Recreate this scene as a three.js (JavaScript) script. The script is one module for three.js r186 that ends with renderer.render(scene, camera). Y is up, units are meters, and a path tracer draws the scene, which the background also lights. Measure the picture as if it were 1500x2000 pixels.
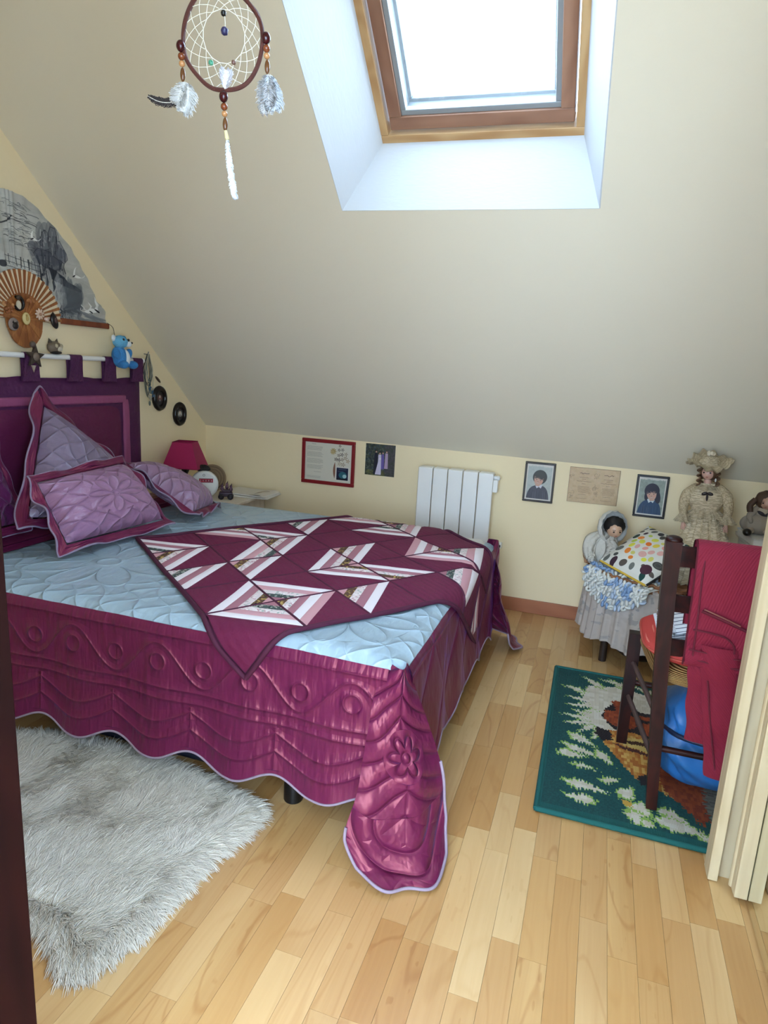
import * as THREE from 'three';
import { RoundedBoxGeometry } from 'three/addons/geometries/RoundedBoxGeometry.js';
import { RectAreaLightUniformsLib } from 'three/addons/lights/RectAreaLightUniformsLib.js';
import { mergeGeometries, mergeVertices } from 'three/addons/utils/BufferGeometryUtils.js';

// ---------- camera, sky, exposure ----------
const scene = new THREE.Scene();
const camera = new THREE.PerspectiveCamera(76.4, 0.75, 0.03, 60);
camera.position.set(2.403, 1.3, 3.627);
camera.rotation.order = 'YXZ';
camera.rotation.set(-0.2118, 0.31188, 0.05547);
const renderer = new THREE.WebGLRenderer();
renderer.toneMapping = THREE.LinearToneMapping;
renderer.toneMappingExposure = 2.25;
renderer.shadowMap.enabled = true;
scene.background = new THREE.Color().setRGB(0.54, 0.735, 1.0);   // bright overcast sky seen through the roof window
scene.backgroundIntensity = 4.5;
// daylight at the panes: one area light of each pane's size and the sky's colour, just inside the glass; the hallway pair is added fill light
RectAreaLightUniformsLib.init();
function paneLight(w, h, from, towards) { const l = new THREE.RectAreaLight(scene.background, 4.5, w, h); l.name = 'added_pane_light'; l.position.copy(from); l.lookAt(towards); scene.add(l); }
paneLight(0.53, 0.79, new THREE.Vector3(1.869, 2.5013, 1.4475), new THREE.Vector3(1.8747, 1.7513, 2.1115));   // roof window
paneLight(1.14, 1.84, new THREE.Vector3(3.23, 1.4, 4.0), new THREE.Vector3(0, 1.4, 4.0));                // added fill at the invented hallway windows
paneLight(1.54, 1.84, new THREE.Vector3(2.2, 1.4, 4.73), new THREE.Vector3(2.2, 1.4, 0));  // second added hallway fill light

// ---------- helpers ----------
function rng(seed) { let a = seed >>> 0; return () => { a = (a + 0x6D2B79F5) | 0; let t = Math.imul(a ^ (a >>> 15), 1 | a); t = (t + Math.imul(t ^ (t >>> 7), 61 | t)) ^ t; return ((t ^ (t >>> 14)) >>> 0) / 4294967296; }; }
const R0 = rng(7);
const lerp = (a, b, t) => a + (b - a) * t, clamp = (x, a = 0, b = 1) => Math.min(b, Math.max(a, x));
const sstep = (a, b, x) => { const t = clamp((x - a) / (b - a)); return t * t * (3 - 2 * t); };
const PI = Math.PI, V = (x, y, z) => new THREE.Vector3(x, y, z);
function hash2(x, y) { let h = Math.imul(x, 374761393) + Math.imul(y, 668265263); h = Math.imul(h ^ (h >>> 13), 1274126177); return ((h ^ (h >>> 16)) >>> 0) / 4294967296; }
function vn(x, y, p = 0) { const xi = Math.floor(x), yi = Math.floor(y), fx = x - xi, fy = y - yi; const w = (a) => p ? ((a % p) + p) % p : a; const u = fx * fx * (3 - 2 * fx), v = fy * fy * (3 - 2 * fy); return lerp(lerp(hash2(w(xi), w(yi)), hash2(w(xi + 1), w(yi)), u), lerp(hash2(w(xi), w(yi + 1)), hash2(w(xi + 1), w(yi + 1)), u), v); }
function fbm(x, y, o = 4, p = 0) { let s = 0, a = 0.5, n = 0; for (let i = 0; i < o; i++) { s += a * vn(x + i * 17, y + i * 31, p); n += a; a *= 0.5; x *= 2; y *= 2; p *= 2; } return s / n; }
function colorTex(w, h, fn) { const d = new Uint8Array(w * h * 4); for (let j = 0; j < h; j++) for (let i = 0; i < w; i++) { const c = fn((i + 0.5) / w, (j + 0.5) / h); const k = (j * w + i) * 4; d[k] = c[0]; d[k + 1] = c[1]; d[k + 2] = c[2]; d[k + 3] = 255; } const t = new THREE.DataTexture(d, w, h); t.colorSpace = THREE.SRGBColorSpace; t.wrapS = t.wrapT = THREE.MirroredRepeatWrapping; t.magFilter = THREE.LinearFilter; t.needsUpdate = true; return t; }
function heightTex(w, h, fn) { const d = new Uint8Array(w * h * 4); for (let j = 0; j < h; j++) for (let i = 0; i < w; i++) { const c = clamp(fn((i + 0.5) / w, (j + 0.5) / h)) * 255; const k = (j * w + i) * 4; d[k] = d[k + 1] = d[k + 2] = c; d[k + 3] = 255; } const t = new THREE.DataTexture(d, w, h); t.wrapS = t.wrapT = THREE.RepeatWrapping; t.magFilter = THREE.LinearFilter; t.needsUpdate = true; return t; }
function canvasTex(w, h, draw) { const c = document.createElement('canvas'); c.width = w; c.height = h; draw(c.getContext('2d'), w, h); const t = new THREE.CanvasTexture(c); t.colorSpace = THREE.SRGBColorSpace; return t; }
function mat(color, roughness = 0.7, o = {}) { return new THREE.MeshPhysicalMaterial({ color, roughness, side: THREE.DoubleSide, ...o }); }
const taken = {};
function numbered(n) { const k = taken[n] = (taken[n] ?? -1) + 1; return k ? n + '_' + String(k).padStart(3, '0') : n; }
function mesh(name, geo, m, parent) { const o = new THREE.Mesh(Array.isArray(geo) ? merge(geo) : geo, m); o.castShadow = o.receiveShadow = true; o.name = parent ? name : numbered(name); (parent ?? scene).add(o); return o; }
function merge(list) { const l = list.map((g) => { g = g.index ? g.toNonIndexed() : g.clone(); for (const k of Object.keys(g.attributes)) if (!['position', 'normal', 'uv'].includes(k)) g.deleteAttribute(k); return g; }); return mergeGeometries(l); }
function tag(o, label, category, group) { o.userData.label = label; o.userData.category = category; if (group) o.userData.group = group; return o; }
function thing(name, label, category, pos = [0, 0, 0], turn = 0, group) { const o = new THREE.Group(); o.name = numbered(name); o.position.set(...pos); o.rotation.y = turn; scene.add(o); return tag(o, label, category, group); }
function struct(name, geo, m) { const o = mesh(name, geo, m); o.name = name; o.userData.kind = 'structure'; return o; }
const M4 = () => new THREE.Matrix4();
function at(g, x = 0, y = 0, z = 0, rx = 0, ry = 0, rz = 0, s = 1) { const q = new THREE.Quaternion().setFromEuler(new THREE.Euler(rx, ry, rz)); return g.applyMatrix4(M4().compose(V(x, y, z), q, Array.isArray(s) ? V(...s) : V(s, s, s))); }
function box(w, h, d, x = 0, y = 0, z = 0, r = 0.004) { const g = r > 0 ? new RoundedBoxGeometry(w, h, d, 1, Math.min(r, w / 2.05, h / 2.05, d / 2.05)) : new THREE.BoxGeometry(w, h, d); return g.translate(x, y, z); }
// box between two corners, uv in metres along its two longest axes
function bb(x0, y0, z0, x1, y1, z1, r = 0) { const g = box(x1 - x0, y1 - y0, z1 - z0, (x0 + x1) / 2, (y0 + y1) / 2, (z0 + z1) / 2, r); return metres(g); }
function metres(g, k = 1) { g = g.index ? g.toNonIndexed() : g; const p = g.attributes.position, uv = new Float32Array(p.count * 2), a = V(), b = V(), c = V(); for (let i = 0; i < p.count; i += 3) { a.fromBufferAttribute(p, i); b.fromBufferAttribute(p, i + 1); c.fromBufferAttribute(p, i + 2); const n = b.clone().sub(a).cross(c.clone().sub(a)); const ax = Math.abs(n.x), ay = Math.abs(n.y), az = Math.abs(n.z); [a, b, c].forEach((q, j) => { const w = ax >= ay && ax >= az ? [q.z, q.y] : ay >= az ? [q.x, q.z] : [q.x, q.y]; uv[(i + j) * 2] = w[0] * k; uv[(i + j) * 2 + 1] = w[1] * k; }); } g.setAttribute('uv', new THREE.BufferAttribute(uv, 2)); return g; }
function grid(nu, nv, fn, uvfn) { const P = [], U = [], I = []; for (let j = 0; j <= nv; j++) for (let i = 0; i <= nu; i++) { const u = i / nu, v = j / nv, q = fn(u, v); P.push(q.x ?? q[0], q.y ?? q[1], q.z ?? q[2]); const w = uvfn ? uvfn(u, v) : [u, v]; U.push(w[0], w[1]); } for (let j = 0; j < nv; j++) for (let i = 0; i < nu; i++) { const a = j * (nu + 1) + i, b = a + 1, c = a + nu + 1, d = c + 1; I.push(a, b, d, a, d, c); } const g = new THREE.BufferGeometry(); g.setAttribute('position', new THREE.Float32BufferAttribute(P, 3)); g.setAttribute('uv', new THREE.Float32BufferAttribute(U, 2)); g.setIndex(I); g.computeVertexNormals(); return g; }
function closedGrid(nu, nv, fn, uvfn) { const g = grid(nu, nv, fn, uvfn); const n = g.attributes.normal; for (let j = 0; j <= nv; j++) { const a = j * (nu + 1), b = a + nu; const x = n.getX(a) + n.getX(b), y = n.getY(a) + n.getY(b), z = n.getZ(a) + n.getZ(b), l = Math.hypot(x, y, z) || 1; n.setXYZ(a, x / l, y / l, z / l); n.setXYZ(b, x / l, y / l, z / l); } return g; }
function tube(pts, r, seg = 0, rs = 8, closed = false) { const c = new THREE.CatmullRomCurve3(pts.map((p) => p.isVector3 ? p : V(...p)), closed, 'centripetal'); return new THREE.TubeGeometry(c, seg || pts.length * 4, r, rs, closed); }
// tube with a varying radius: points and radii
function taper(pts, rad, rs = 10, seg = 0) { const c = new THREE.CatmullRomCurve3(pts.map((p) => p.isVector3 ? p : V(...p)), false, 'centripetal'); const n = seg || pts.length * 4, fr = c.computeFrenetFrames(n, false); const r = (t) => { const f = t * (rad.length - 1), i = Math.min(rad.length - 2, Math.floor(f)); return lerp(rad[i], rad[i + 1], f - i); }; const body = closedGrid(rs, n, (u, v) => { const k = Math.round(v * n), p = c.getPoint(k / n), a = u * 2 * PI, rr = r(k / n); return p.addScaledVector(fr.normals[k], Math.cos(a) * rr).addScaledVector(fr.binormals[k], Math.sin(a) * rr); }); const cap = (k, s) => { const p = c.getPoint(k / n), rr = r(k / n); const g = new THREE.SphereGeometry(rr, rs, 5); return g.translate(p.x, p.y, p.z); }; return merge([body, cap(0), cap(n)]); }
function bar(a, b, r0, r1 = r0, rs = 10) { a = V(...a); b = V(...b); const d = b.clone().sub(a), g = new THREE.CylinderGeometry(r1, r0, d.length(), rs, 1); g.applyQuaternion(new THREE.Quaternion().setFromUnitVectors(V(0, 1, 0), d.clone().normalize())); return g.translate((a.x + b.x) / 2, (a.y + b.y) / 2, (a.z + b.z) / 2); }
function lathe(pts, seg = 32) { return new THREE.LatheGeometry(pts.map((p) => new THREE.Vector2(...p)), seg); }
function extrude(pts, depth, bevel = 0, holes) { const s = new THREE.Shape(pts.map((p) => new THREE.Vector2(...p))); if (holes) for (const h of holes) s.holes.push(new THREE.Path(h.map((p) => new THREE.Vector2(...p)))); return new THREE.ExtrudeGeometry(s, { depth, bevelEnabled: bevel > 0, bevelThickness: bevel, bevelSize: bevel, bevelOffset: -bevel, bevelSegments: 2, curveSegments: 16 }); }
// sphere pulled into shape: fn(unit direction) returns a radius factor or a vector
function blob(n, m, fn) { const g = new THREE.SphereGeometry(1, n, m), p = g.attributes.position, q = V(); for (let i = 0; i < p.count; i++) { q.fromBufferAttribute(p, i); const r = fn(q.clone()); if (r.isVector3) q.copy(r); else q.multiplyScalar(r); p.setXYZ(i, q.x, q.y, q.z); } g.computeVertexNormals(); return g; }
function ell(rx, ry, rz, x = 0, y = 0, z = 0, n = 18) { return at(new THREE.SphereGeometry(1, n, Math.ceil(n * 0.7)), x, y, z, 0, 0, 0, [rx, ry, rz]); }

// ---------- shared textures and materials ----------
const plasterBump = heightTex(512, 512, (u, v) => 0.5 * fbm(u * 48, v * 48, 3, 48) + 0.5 * fbm(u * 8, v * 8, 3, 8));
const woodMap = (base, dark, rx, ry, knots = 0.3) => colorTex(512, 1024, (u, v) => { const w = fbm(u * rx, v * ry, 4, 0) ; const line = fbm(u * rx * 9 + w * 2, v * ry * 1.2, 3, 0); const fig = 0.5 + 0.5 * Math.sin((u * 10 + w * 7) * PI * 2); const k = clamp(0.55 * line + 0.45 * w + knots * (fig - 0.5) * 0.35); const t = sstep(0.3, 0.75, k); return [0, 1, 2].map((i) => lerp(base[i], dark[i], t)); });
const plaster = (c, s = 0.0012) => mat(c, 0.92, { bumpMap: plasterBump, bumpScale: s });
// ---------- the room ----------
const RX = 3.55, ZF = 3.1;                       // right wall, inner face of the front wall
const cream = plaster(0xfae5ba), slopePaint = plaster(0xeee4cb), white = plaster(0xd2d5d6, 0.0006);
struct('wall_back', bb(-0.15, -0.06, -0.15, RX + 0.15, 0.93, 0), cream);
struct('wall_left', bb(-0.15, -0.06, 0, 0, 2.95, ZF), cream);
struct('wall_right', bb(RX, -0.06, 0, RX + 0.15, 2.95, ZF), cream);
const DX0 = 1.782, DX1 = 2.6;                    // doorway the photograph is taken from
struct('wall_front', [bb(-0.15, 0, ZF, DX0 - 0.03, 2.95, ZF + 0.15), bb(DX1 + 0.03, 0, ZF, RX + 0.15, 2.95, ZF + 0.15), bb(DX0 - 0.03, 2.08, ZF, DX1 + 0.03, 2.95, ZF + 0.15)], cream);
struct('ceiling_flat', bb(-0.15, 2.82, 2.0, RX + 0.15, 2.97, ZF + 0.15), slopePaint);
// the hallway behind the camera
const hallPaint = plaster(0xf5f0e4);
const HB = { x0: 1.4, x1: 3.0, y0: 0.45, y1: 2.35 }, HS = { z0: 3.4, z1: 4.6, y0: 0.45, y1: 2.35 };   // openings for the two added hallway windows
struct('wall_hallway', [bb(1.1, -0.06, 4.7, HB.x0, 2.5, 4.8), bb(HB.x1, -0.06, 4.7, 3.3, 2.5, 4.8), bb(HB.x0, -0.06, 4.7, HB.x1, HB.y0, 4.8), bb(HB.x0, HB.y1, 4.7, HB.x1, 2.5, 4.8), bb(1.1, -0.06, ZF + 0.15, 1.2, 2.5, 4.7), bb(3.2, -0.06, ZF + 0.15, 3.3, 2.5, HS.z0), bb(3.2, -0.06, HS.z1, 3.3, 2.5, 4.7), bb(3.2, -0.06, HS.z0, 3.3, HS.y0, HS.z1), bb(3.2, HS.y1, HS.z0, 3.3, 2.5, HS.z1)], hallPaint);
struct('ceiling_hallway', bb(1.1, 2.5, ZF + 0.15, 3.3, 2.6, 4.8), hallPaint);
{ // two unseen, invented hallway windows, added to bring fill light into the room
  const fm = mat(0xe9e6de, 0.4), gl = mat(0xffffff, 0, { transmission: 1, thickness: 0, ior: 1.5 }), F = 0.04;
  const w = new THREE.Group(); w.name = 'added_window_2'; w.userData = { kind: 'structure' }; scene.add(w);
  for (const [z0, y0, z1, y1] of [[HS.z0, HS.y0, HS.z1, HS.y0 + F], [HS.z0, HS.y1 - F, HS.z1, HS.y1], [HS.z0, HS.y0 + F, HS.z0 + F, HS.y1 - F], [HS.z1 - F, HS.y0 + F, HS.z1, HS.y1 - F]]) mesh('frame_rail', bb(3.22, y0, z0, 3.28, y1, z1, 0.004), fm, w);
  mesh('pane', bb(3.248, HS.y0 + 0.03, HS.z0 + 0.03, 3.252, HS.y1 - 0.03, HS.z1 - 0.03), gl, w);
  const v = new THREE.Group(); v.name = 'added_window_3'; v.userData = { kind: 'structure' }; scene.add(v);
  for (const [x0, y0, x1, y1] of [[HB.x0, HB.y0, HB.x1, HB.y0 + F], [HB.x0, HB.y1 - F, HB.x1, HB.y1], [HB.x0, HB.y0 + F, HB.x0 + F, HB.y1 - F], [HB.x1 - F, HB.y0 + F, HB.x1, HB.y1 - F]]) mesh('frame_rail', bb(x0, y0, 4.72, x1, y1, 4.78, 0.004), fm, v);
  mesh('pane', bb(HB.x0 + 0.03, HB.y0 + 0.03, 4.748, HB.x1 - 0.03, HB.y1 - 0.03, 4.752), gl, v);
}
// slope: y = 0.905 - 0.0125 x + 0.885 z, built in its own plane (x, s) with the roof-window opening cut out
const TH = Math.atan(0.885), SE = V(0, Math.sin(TH), Math.cos(TH)), EX = V(1, -0.0125, 0).normalize(), NI = EX.clone().cross(SE).normalize();
const slopeM = M4().makeBasis(EX, SE, NI).setPosition(0, 0.905, 0);
const sp = (x, s, o) => V(0, 0.905, 0).addScaledVector(EX, x).addScaledVector(SE, s).addScaledVector(NI, -o);   // o: metres outward
const OP = { x0: 1.366, x1: 2.311, s0: 1.522, s1: 2.74 }, FR = { x0: 1.508, x1: 2.23, s0: 1.662, s1: 2.64 }, FO = 0.2;
const rect = (x0, y0, x1, y1) => [[x0, y0], [x1, y0], [x1, y1], [x0, y1]];
struct('ceiling_slope', metres(extrude(rect(-0.15, -0.12, RX + 0.15, 2.82), 0.03, 0, [rect(OP.x0, OP.s0, OP.x1, OP.s1)])).translate(0, 0, -0.03).applyMatrix4(slopeM), slopePaint);
const roofT = mat(0x5d5450, 0.9);
struct('roof', metres(extrude(rect(-0.3, -0.4, RX + 0.3, 2.95), 0.06, 0, [rect(FR.x0 - 0.005, FR.s0 - 0.005, FR.x1 + 0.005, FR.s1 + 0.005)])).translate(0, 0, -FO - 0.075).applyMatrix4(slopeM), roofT);
struct('roof_side', [bb(-0.15, 0.6, -0.3, -0.12, 3.2, 2.4), bb(RX + 0.12, 0.6, -0.3, RX + 0.15, 3.2, 2.4)], roofT);
struct('roof_top', bb(-0.3, 2.9, 1.95, RX + 0.3, 3.3, 2.4), roofT);
// window_1: lining boards, pine frame, sash, glass
{
  const w = new THREE.Group(); w.name = 'window_1'; w.userData = { kind: 'structure' }; scene.add(w);
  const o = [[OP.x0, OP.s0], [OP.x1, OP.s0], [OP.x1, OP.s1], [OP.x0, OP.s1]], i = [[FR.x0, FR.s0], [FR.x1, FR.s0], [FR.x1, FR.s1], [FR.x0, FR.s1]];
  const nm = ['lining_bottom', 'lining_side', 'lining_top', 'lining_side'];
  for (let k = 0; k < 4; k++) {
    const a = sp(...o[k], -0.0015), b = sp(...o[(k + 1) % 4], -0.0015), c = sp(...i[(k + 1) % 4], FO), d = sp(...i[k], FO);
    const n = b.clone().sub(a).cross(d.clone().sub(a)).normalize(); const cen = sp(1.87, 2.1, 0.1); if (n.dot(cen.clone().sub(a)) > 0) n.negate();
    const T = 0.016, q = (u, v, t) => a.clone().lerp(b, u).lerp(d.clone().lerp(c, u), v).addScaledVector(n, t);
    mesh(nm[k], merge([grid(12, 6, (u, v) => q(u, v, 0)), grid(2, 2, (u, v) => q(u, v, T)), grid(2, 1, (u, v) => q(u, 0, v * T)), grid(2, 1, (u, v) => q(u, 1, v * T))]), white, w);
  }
  const pine = woodMap([212, 176, 126], [176, 132, 84], 3, 2), red = woodMap([172, 130, 104], [138, 98, 76], 3, 2);
  const pm = mat(0xffffff, 0.42, { map: pine }), rm = mat(0xffffff, 0.4, { map: red }), grey = mat(0x9fa6a8, 0.45, { metalness: 0.3 });
  const ring = (x0, s0, x1, s1, wd, o0, o1, m, name) => { for (const [a, b, c, d] of [[x0, s0, x1, s0 + wd], [x0, s1 - wd, x1, s1], [x0, s0 + wd, x0 + wd, s1 - wd], [x1 - wd, s0 + wd, x1, s1 - wd]]) { let g = metres(box(c - a, d - b, o1 - o0, (a + c) / 2, (b + d) / 2, -(o0 + o1) / 2, 0.003)); if (c - a > d - b) { const u = g.attributes.uv; for (let k = 0; k < u.count; k++) u.setXY(k, u.getY(k), u.getX(k)); } mesh(name, g.applyMatrix4(slopeM), m, w); } };
  ring(FR.x0 - 0.004, FR.s0 - 0.004, FR.x1 + 0.004, FR.s1 + 0.004, 0.03, FO - 0.004, FO + 0.09, pm, 'frame_rail');
  ring(FR.x0 + 0.034, FR.s0 + 0.034, FR.x1 - 0.034, FR.s1 - 0.034, 0.046, FO + 0.014, FO + 0.062, rm, 'sash_rail');
  ring(FR.x0 + 0.079, FR.s0 + 0.079, FR.x1 - 0.079, FR.s1 - 0.079, 0.02, FO + 0.024, FO + 0.08, grey, 'gasket');
  ring(FR.x0 + 0.06, FR.s0 + 0.06, FR.x1 - 0.06, FR.s1 - 0.06, 0.05, FO + 0.076, FO + 0.1, grey, 'outer_cladding');
  mesh('pane', box(FR.x1 - FR.x0 - 0.19, FR.s1 - FR.s0 - 0.19, 0.004, (FR.x0 + FR.x1) / 2, (FR.s0 + FR.s1) / 2, -FO - 0.055, 0).applyMatrix4(slopeM), mat(0xffffff, 0.0, { transmission: 1, thickness: 0, ior: 1.5 }), w);
  mesh('handle_bar', box(0.4, 0.012, 0.022, (FR.x0 + FR.x1) / 2, FR.s1 - 0.06, -FO + 0.004).applyMatrix4(slopeM), mat(0xb9bcbd, 0.3, { metalness: 0.9 }), w);
}
// skirting boards
const skirtWood = mat(0xffffff, 0.45, { map: woodMap([176, 110, 74], [140, 78, 48], 2, 1) });
const along = (g) => { const u = g.attributes.uv; for (let k = 0; k < u.count; k++) u.setXY(k, u.getY(k), u.getX(k)); return g; };
struct('baseboard_back', along(bb(0, 0, 0, RX, 0.078, 0.013, 0.003)), skirtWood);
struct('baseboard_left', bb(0, 0, 0.013, 0.013, 0.078, ZF, 0.003), skirtWood);
// floor: laminate strips running to the back wall, each strip in view a mesh of its own
{
  const fl = new THREE.Group(); fl.name = 'floor'; fl.userData = { kind: 'structure' }; scene.add(fl);
  const beech = (base, dark, k1, seed) => colorTex(512, 1024, (u, v) => { const lo = fbm(u * 2.2 + seed, v * 1.3, 3), w = fbm(u * 3 + seed, v * 1.6 + 5, 3), fine = fbm(u * 70 + w * 6, v * 5 + seed, 3), fig = Math.abs(((u * 5 + w * 5 + lo * 2) % 1) - 0.5) * 2, fleck = sstep(0.8, 0.92, vn(u * 46 + seed, v * 26)) * sstep(0.45, 0.7, w); const t = clamp(0.55 * sstep(0.3, 0.7, lo) + 0.35 * (fine - 0.35) + k1 * sstep(0.78, 1, fig) + 0.5 * fleck); return [0, 1, 2].map((q) => lerp(base[q], dark[q], t)); });
  const maps = [beech([216, 181, 132], [192, 150, 98], 0.3, 2), beech([210, 173, 121], [182, 137, 86], 0.5, 9), beech([219, 186, 137], [200, 160, 108], 0.2, 17)];
  const mats = []; for (const m of maps) for (const c of [0xfaf4ec, 0xf6eada, 0xead6ba, 0xfaf1e2]) mats.push(mat(c, 0.34, { map: m, clearcoat: 0.25, clearcoatRoughness: 0.22 }));
  const W = 0.0656, r = rng(11), rest = [], inView = [];
  const back = mat(0xd9b27c, 0.5);
  mesh('underlay', bb(-0.02, -0.06, -0.02, RX + 0.02, -0.012, 4.75), back, fl);
  for (let k = -39; 2.496 + k * W < RX; k++) {
    const x0 = Math.max(0, 2.496 + k * W), x1 = Math.min(RX, 2.496 + (k + 1) * W); if (x1 - x0 < 0.005) continue;
    let z = -0.1 - r() * 0.4;
    while (z < 4.7) {
      const L = 0.26 + r() * 0.26, z0 = Math.max(0, z), z1 = Math.min(4.7, z + L); z += L; if (z1 - z0 < 0.001) continue;
      const g = bb(x0 + 0.0003, -0.012, z0 + 0.0003, x1 - 0.0003, 0, z1 - 0.0003); const u = g.attributes.uv, a = r() * 5, b = r() * 7; for (let i = 0; i < u.count; i++) u.setXY(i, u.getX(i) * 2.4 + a, u.getY(i) * 1.1 + b);
      const m = mats[Math.floor(r() * mats.length)], cx = (x0 + x1) / 2, cz = (z0 + z1) / 2;
      const vis = cx > 1.3 && cx < 2.95 && cz < 3.0 && !(cx < 1.9 && cz < 1.95);
      (vis ? inView : rest).push([g, m, Math.hypot(cx - 2.4, cz - 3.6)]);
    }
  }
  inView.sort((a, b) => a[2] - b[2]);
  inView.slice(0, 296).forEach(([g, m]) => mesh('plank', g, m, fl));
  rest.push(...inView.slice(296));
  const byMat = new Map(); for (const [g, m] of rest) byMat.set(m, [...(byMat.get(m) ?? []), g]);
  for (const [m, gs] of byMat) { const o = mesh('more_planks', gs, m, fl); o.userData.kind = 'stuff'; }
}
// doorway lining, dark brown
const jambWood = mat(0xffffff, 0.8, { map: woodMap([34, 12, 9], [20, 7, 6], 3, 1), specularIntensity: 0.12 });
struct('trim_1', [bb(DX0 - 0.03, 0, ZF - 0.012, DX0, 2.08, ZF + 0.162, 0.002), bb(DX0 - 0.09, 0, ZF - 0.012, DX0 - 0.03, 2.11, ZF, 0.003)], jambWood);
struct('trim_2', [bb(DX1, 0, ZF - 0.012, DX1 + 0.03, 2.08, ZF + 0.162, 0.002), bb(DX1 + 0.03, 0, ZF - 0.012, DX1 + 0.09, 2.11, ZF, 0.003)], jambWood);
struct('trim_3', bb(DX0 - 0.09, 2.05, ZF - 0.014, DX1 + 0.09, 2.11, ZF + 0.164, 0.002), jambWood);
// ---------- bed ----------
const BX = 2.0, BZ0 = 0.52, BZ1 = 2.1, BH = 0.55, RR = 0.055;
const wrap = (d, r = RR) => d <= 0 ? [d, 0, 0] : d < r * PI / 2 ? [r * Math.sin(d / r), r * (1 - Math.cos(d / r)), d / r] : [r, r + d - r * PI / 2, PI / 2];
function drape(x, z, off = 0) {   // a point of a cloth lying on the bed, given where it would be if the cloth were flat
  const [ox, yx, ax] = wrap(x - (BX - RR)), near = z > 1.3, [oz, yz, az] = wrap(near ? z - (BZ1 - RR) : BZ0 + RR - z);
  const n = V(Math.sin(ax), Math.cos(ax) * Math.cos(az), (near ? 1 : -1) * Math.sin(az)).normalize();
  const sag = 0.012 * (fbm(x * 3 + 5, z * 3, 3) - 0.5) - 0.03 * sstep(0.35, 0, Math.min(BX - x, 9)) * sstep(0.5, 0, z - BZ0);
  return V(BX - RR + ox, BH - yx - yz + sag, near ? BZ1 - RR + oz : BZ0 + RR - oz).addScaledVector(n, off);
}
const taffetaBase = new THREE.Color().setRGB(0.13, 0.012, 0.058);
const taffeta = (o = {}) => new THREE.MeshPhysicalMaterial({ color: taffetaBase, roughness: 0.37, ior: 1.8, side: THREE.DoubleSide, sheen: 0.6, sheenColor: new THREE.Color().setRGB(0.16, 0.07, 0.32), sheenRoughness: 0.35, specularColor: new THREE.Color().setRGB(1, 0.34, 0.3), ...o });
const groove = (d, w = 0.006) => Math.exp(-(d * d) / (w * w)), puff = (d, w = 0.03) => 1 - Math.exp(-d / w);
{
  const t = thing('bed', 'dark bed base and mattress on black legs hidden under the purple bedspread', 'bed', [0, 0, 0]);
  const navy = mat(0x1d2433, 0.85), black = mat(0x0d0d0f, 0.35);
  mesh('base', bb(0.06, 0.17, BZ0 + 0.05, BX - 0.07, 0.3, BZ1 - 0.06, 0.012), navy, t);
  mesh('mattress', bb(0.06, 0.3, BZ0 + 0.03, BX - 0.05, 0.535, BZ1 - 0.03, 0.03), mat(0xd9d6cf, 0.9), t);
  for (const [x, z] of [[1.64, 2.01], [0.3, 2.01], [1.64, 0.6], [0.3, 0.6], [1.0, 1.3]]) mesh('leg', lathe([[0.001, 0], [0.028, 0], [0.03, 0.004], [0.031, 0.168], [0.001, 0.17]], 20).translate(x, 0, z), black, t);
}
{
  const b = thing('storage_box', 'dark navy storage box pushed under the bed behind the white fur rug', 'box', [1.05, 0, 1.68]);
  const nm = mat(0x1b2130, 0.7);
  mesh('body', [bb(-0.33, 0.002, -0.29, 0.33, 0.12, 0.29, 0.02)], nm, b); mesh('lid', bb(-0.34, 0.12, -0.3, 0.34, 0.14, 0.3, 0.008), nm, b);
}
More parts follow.
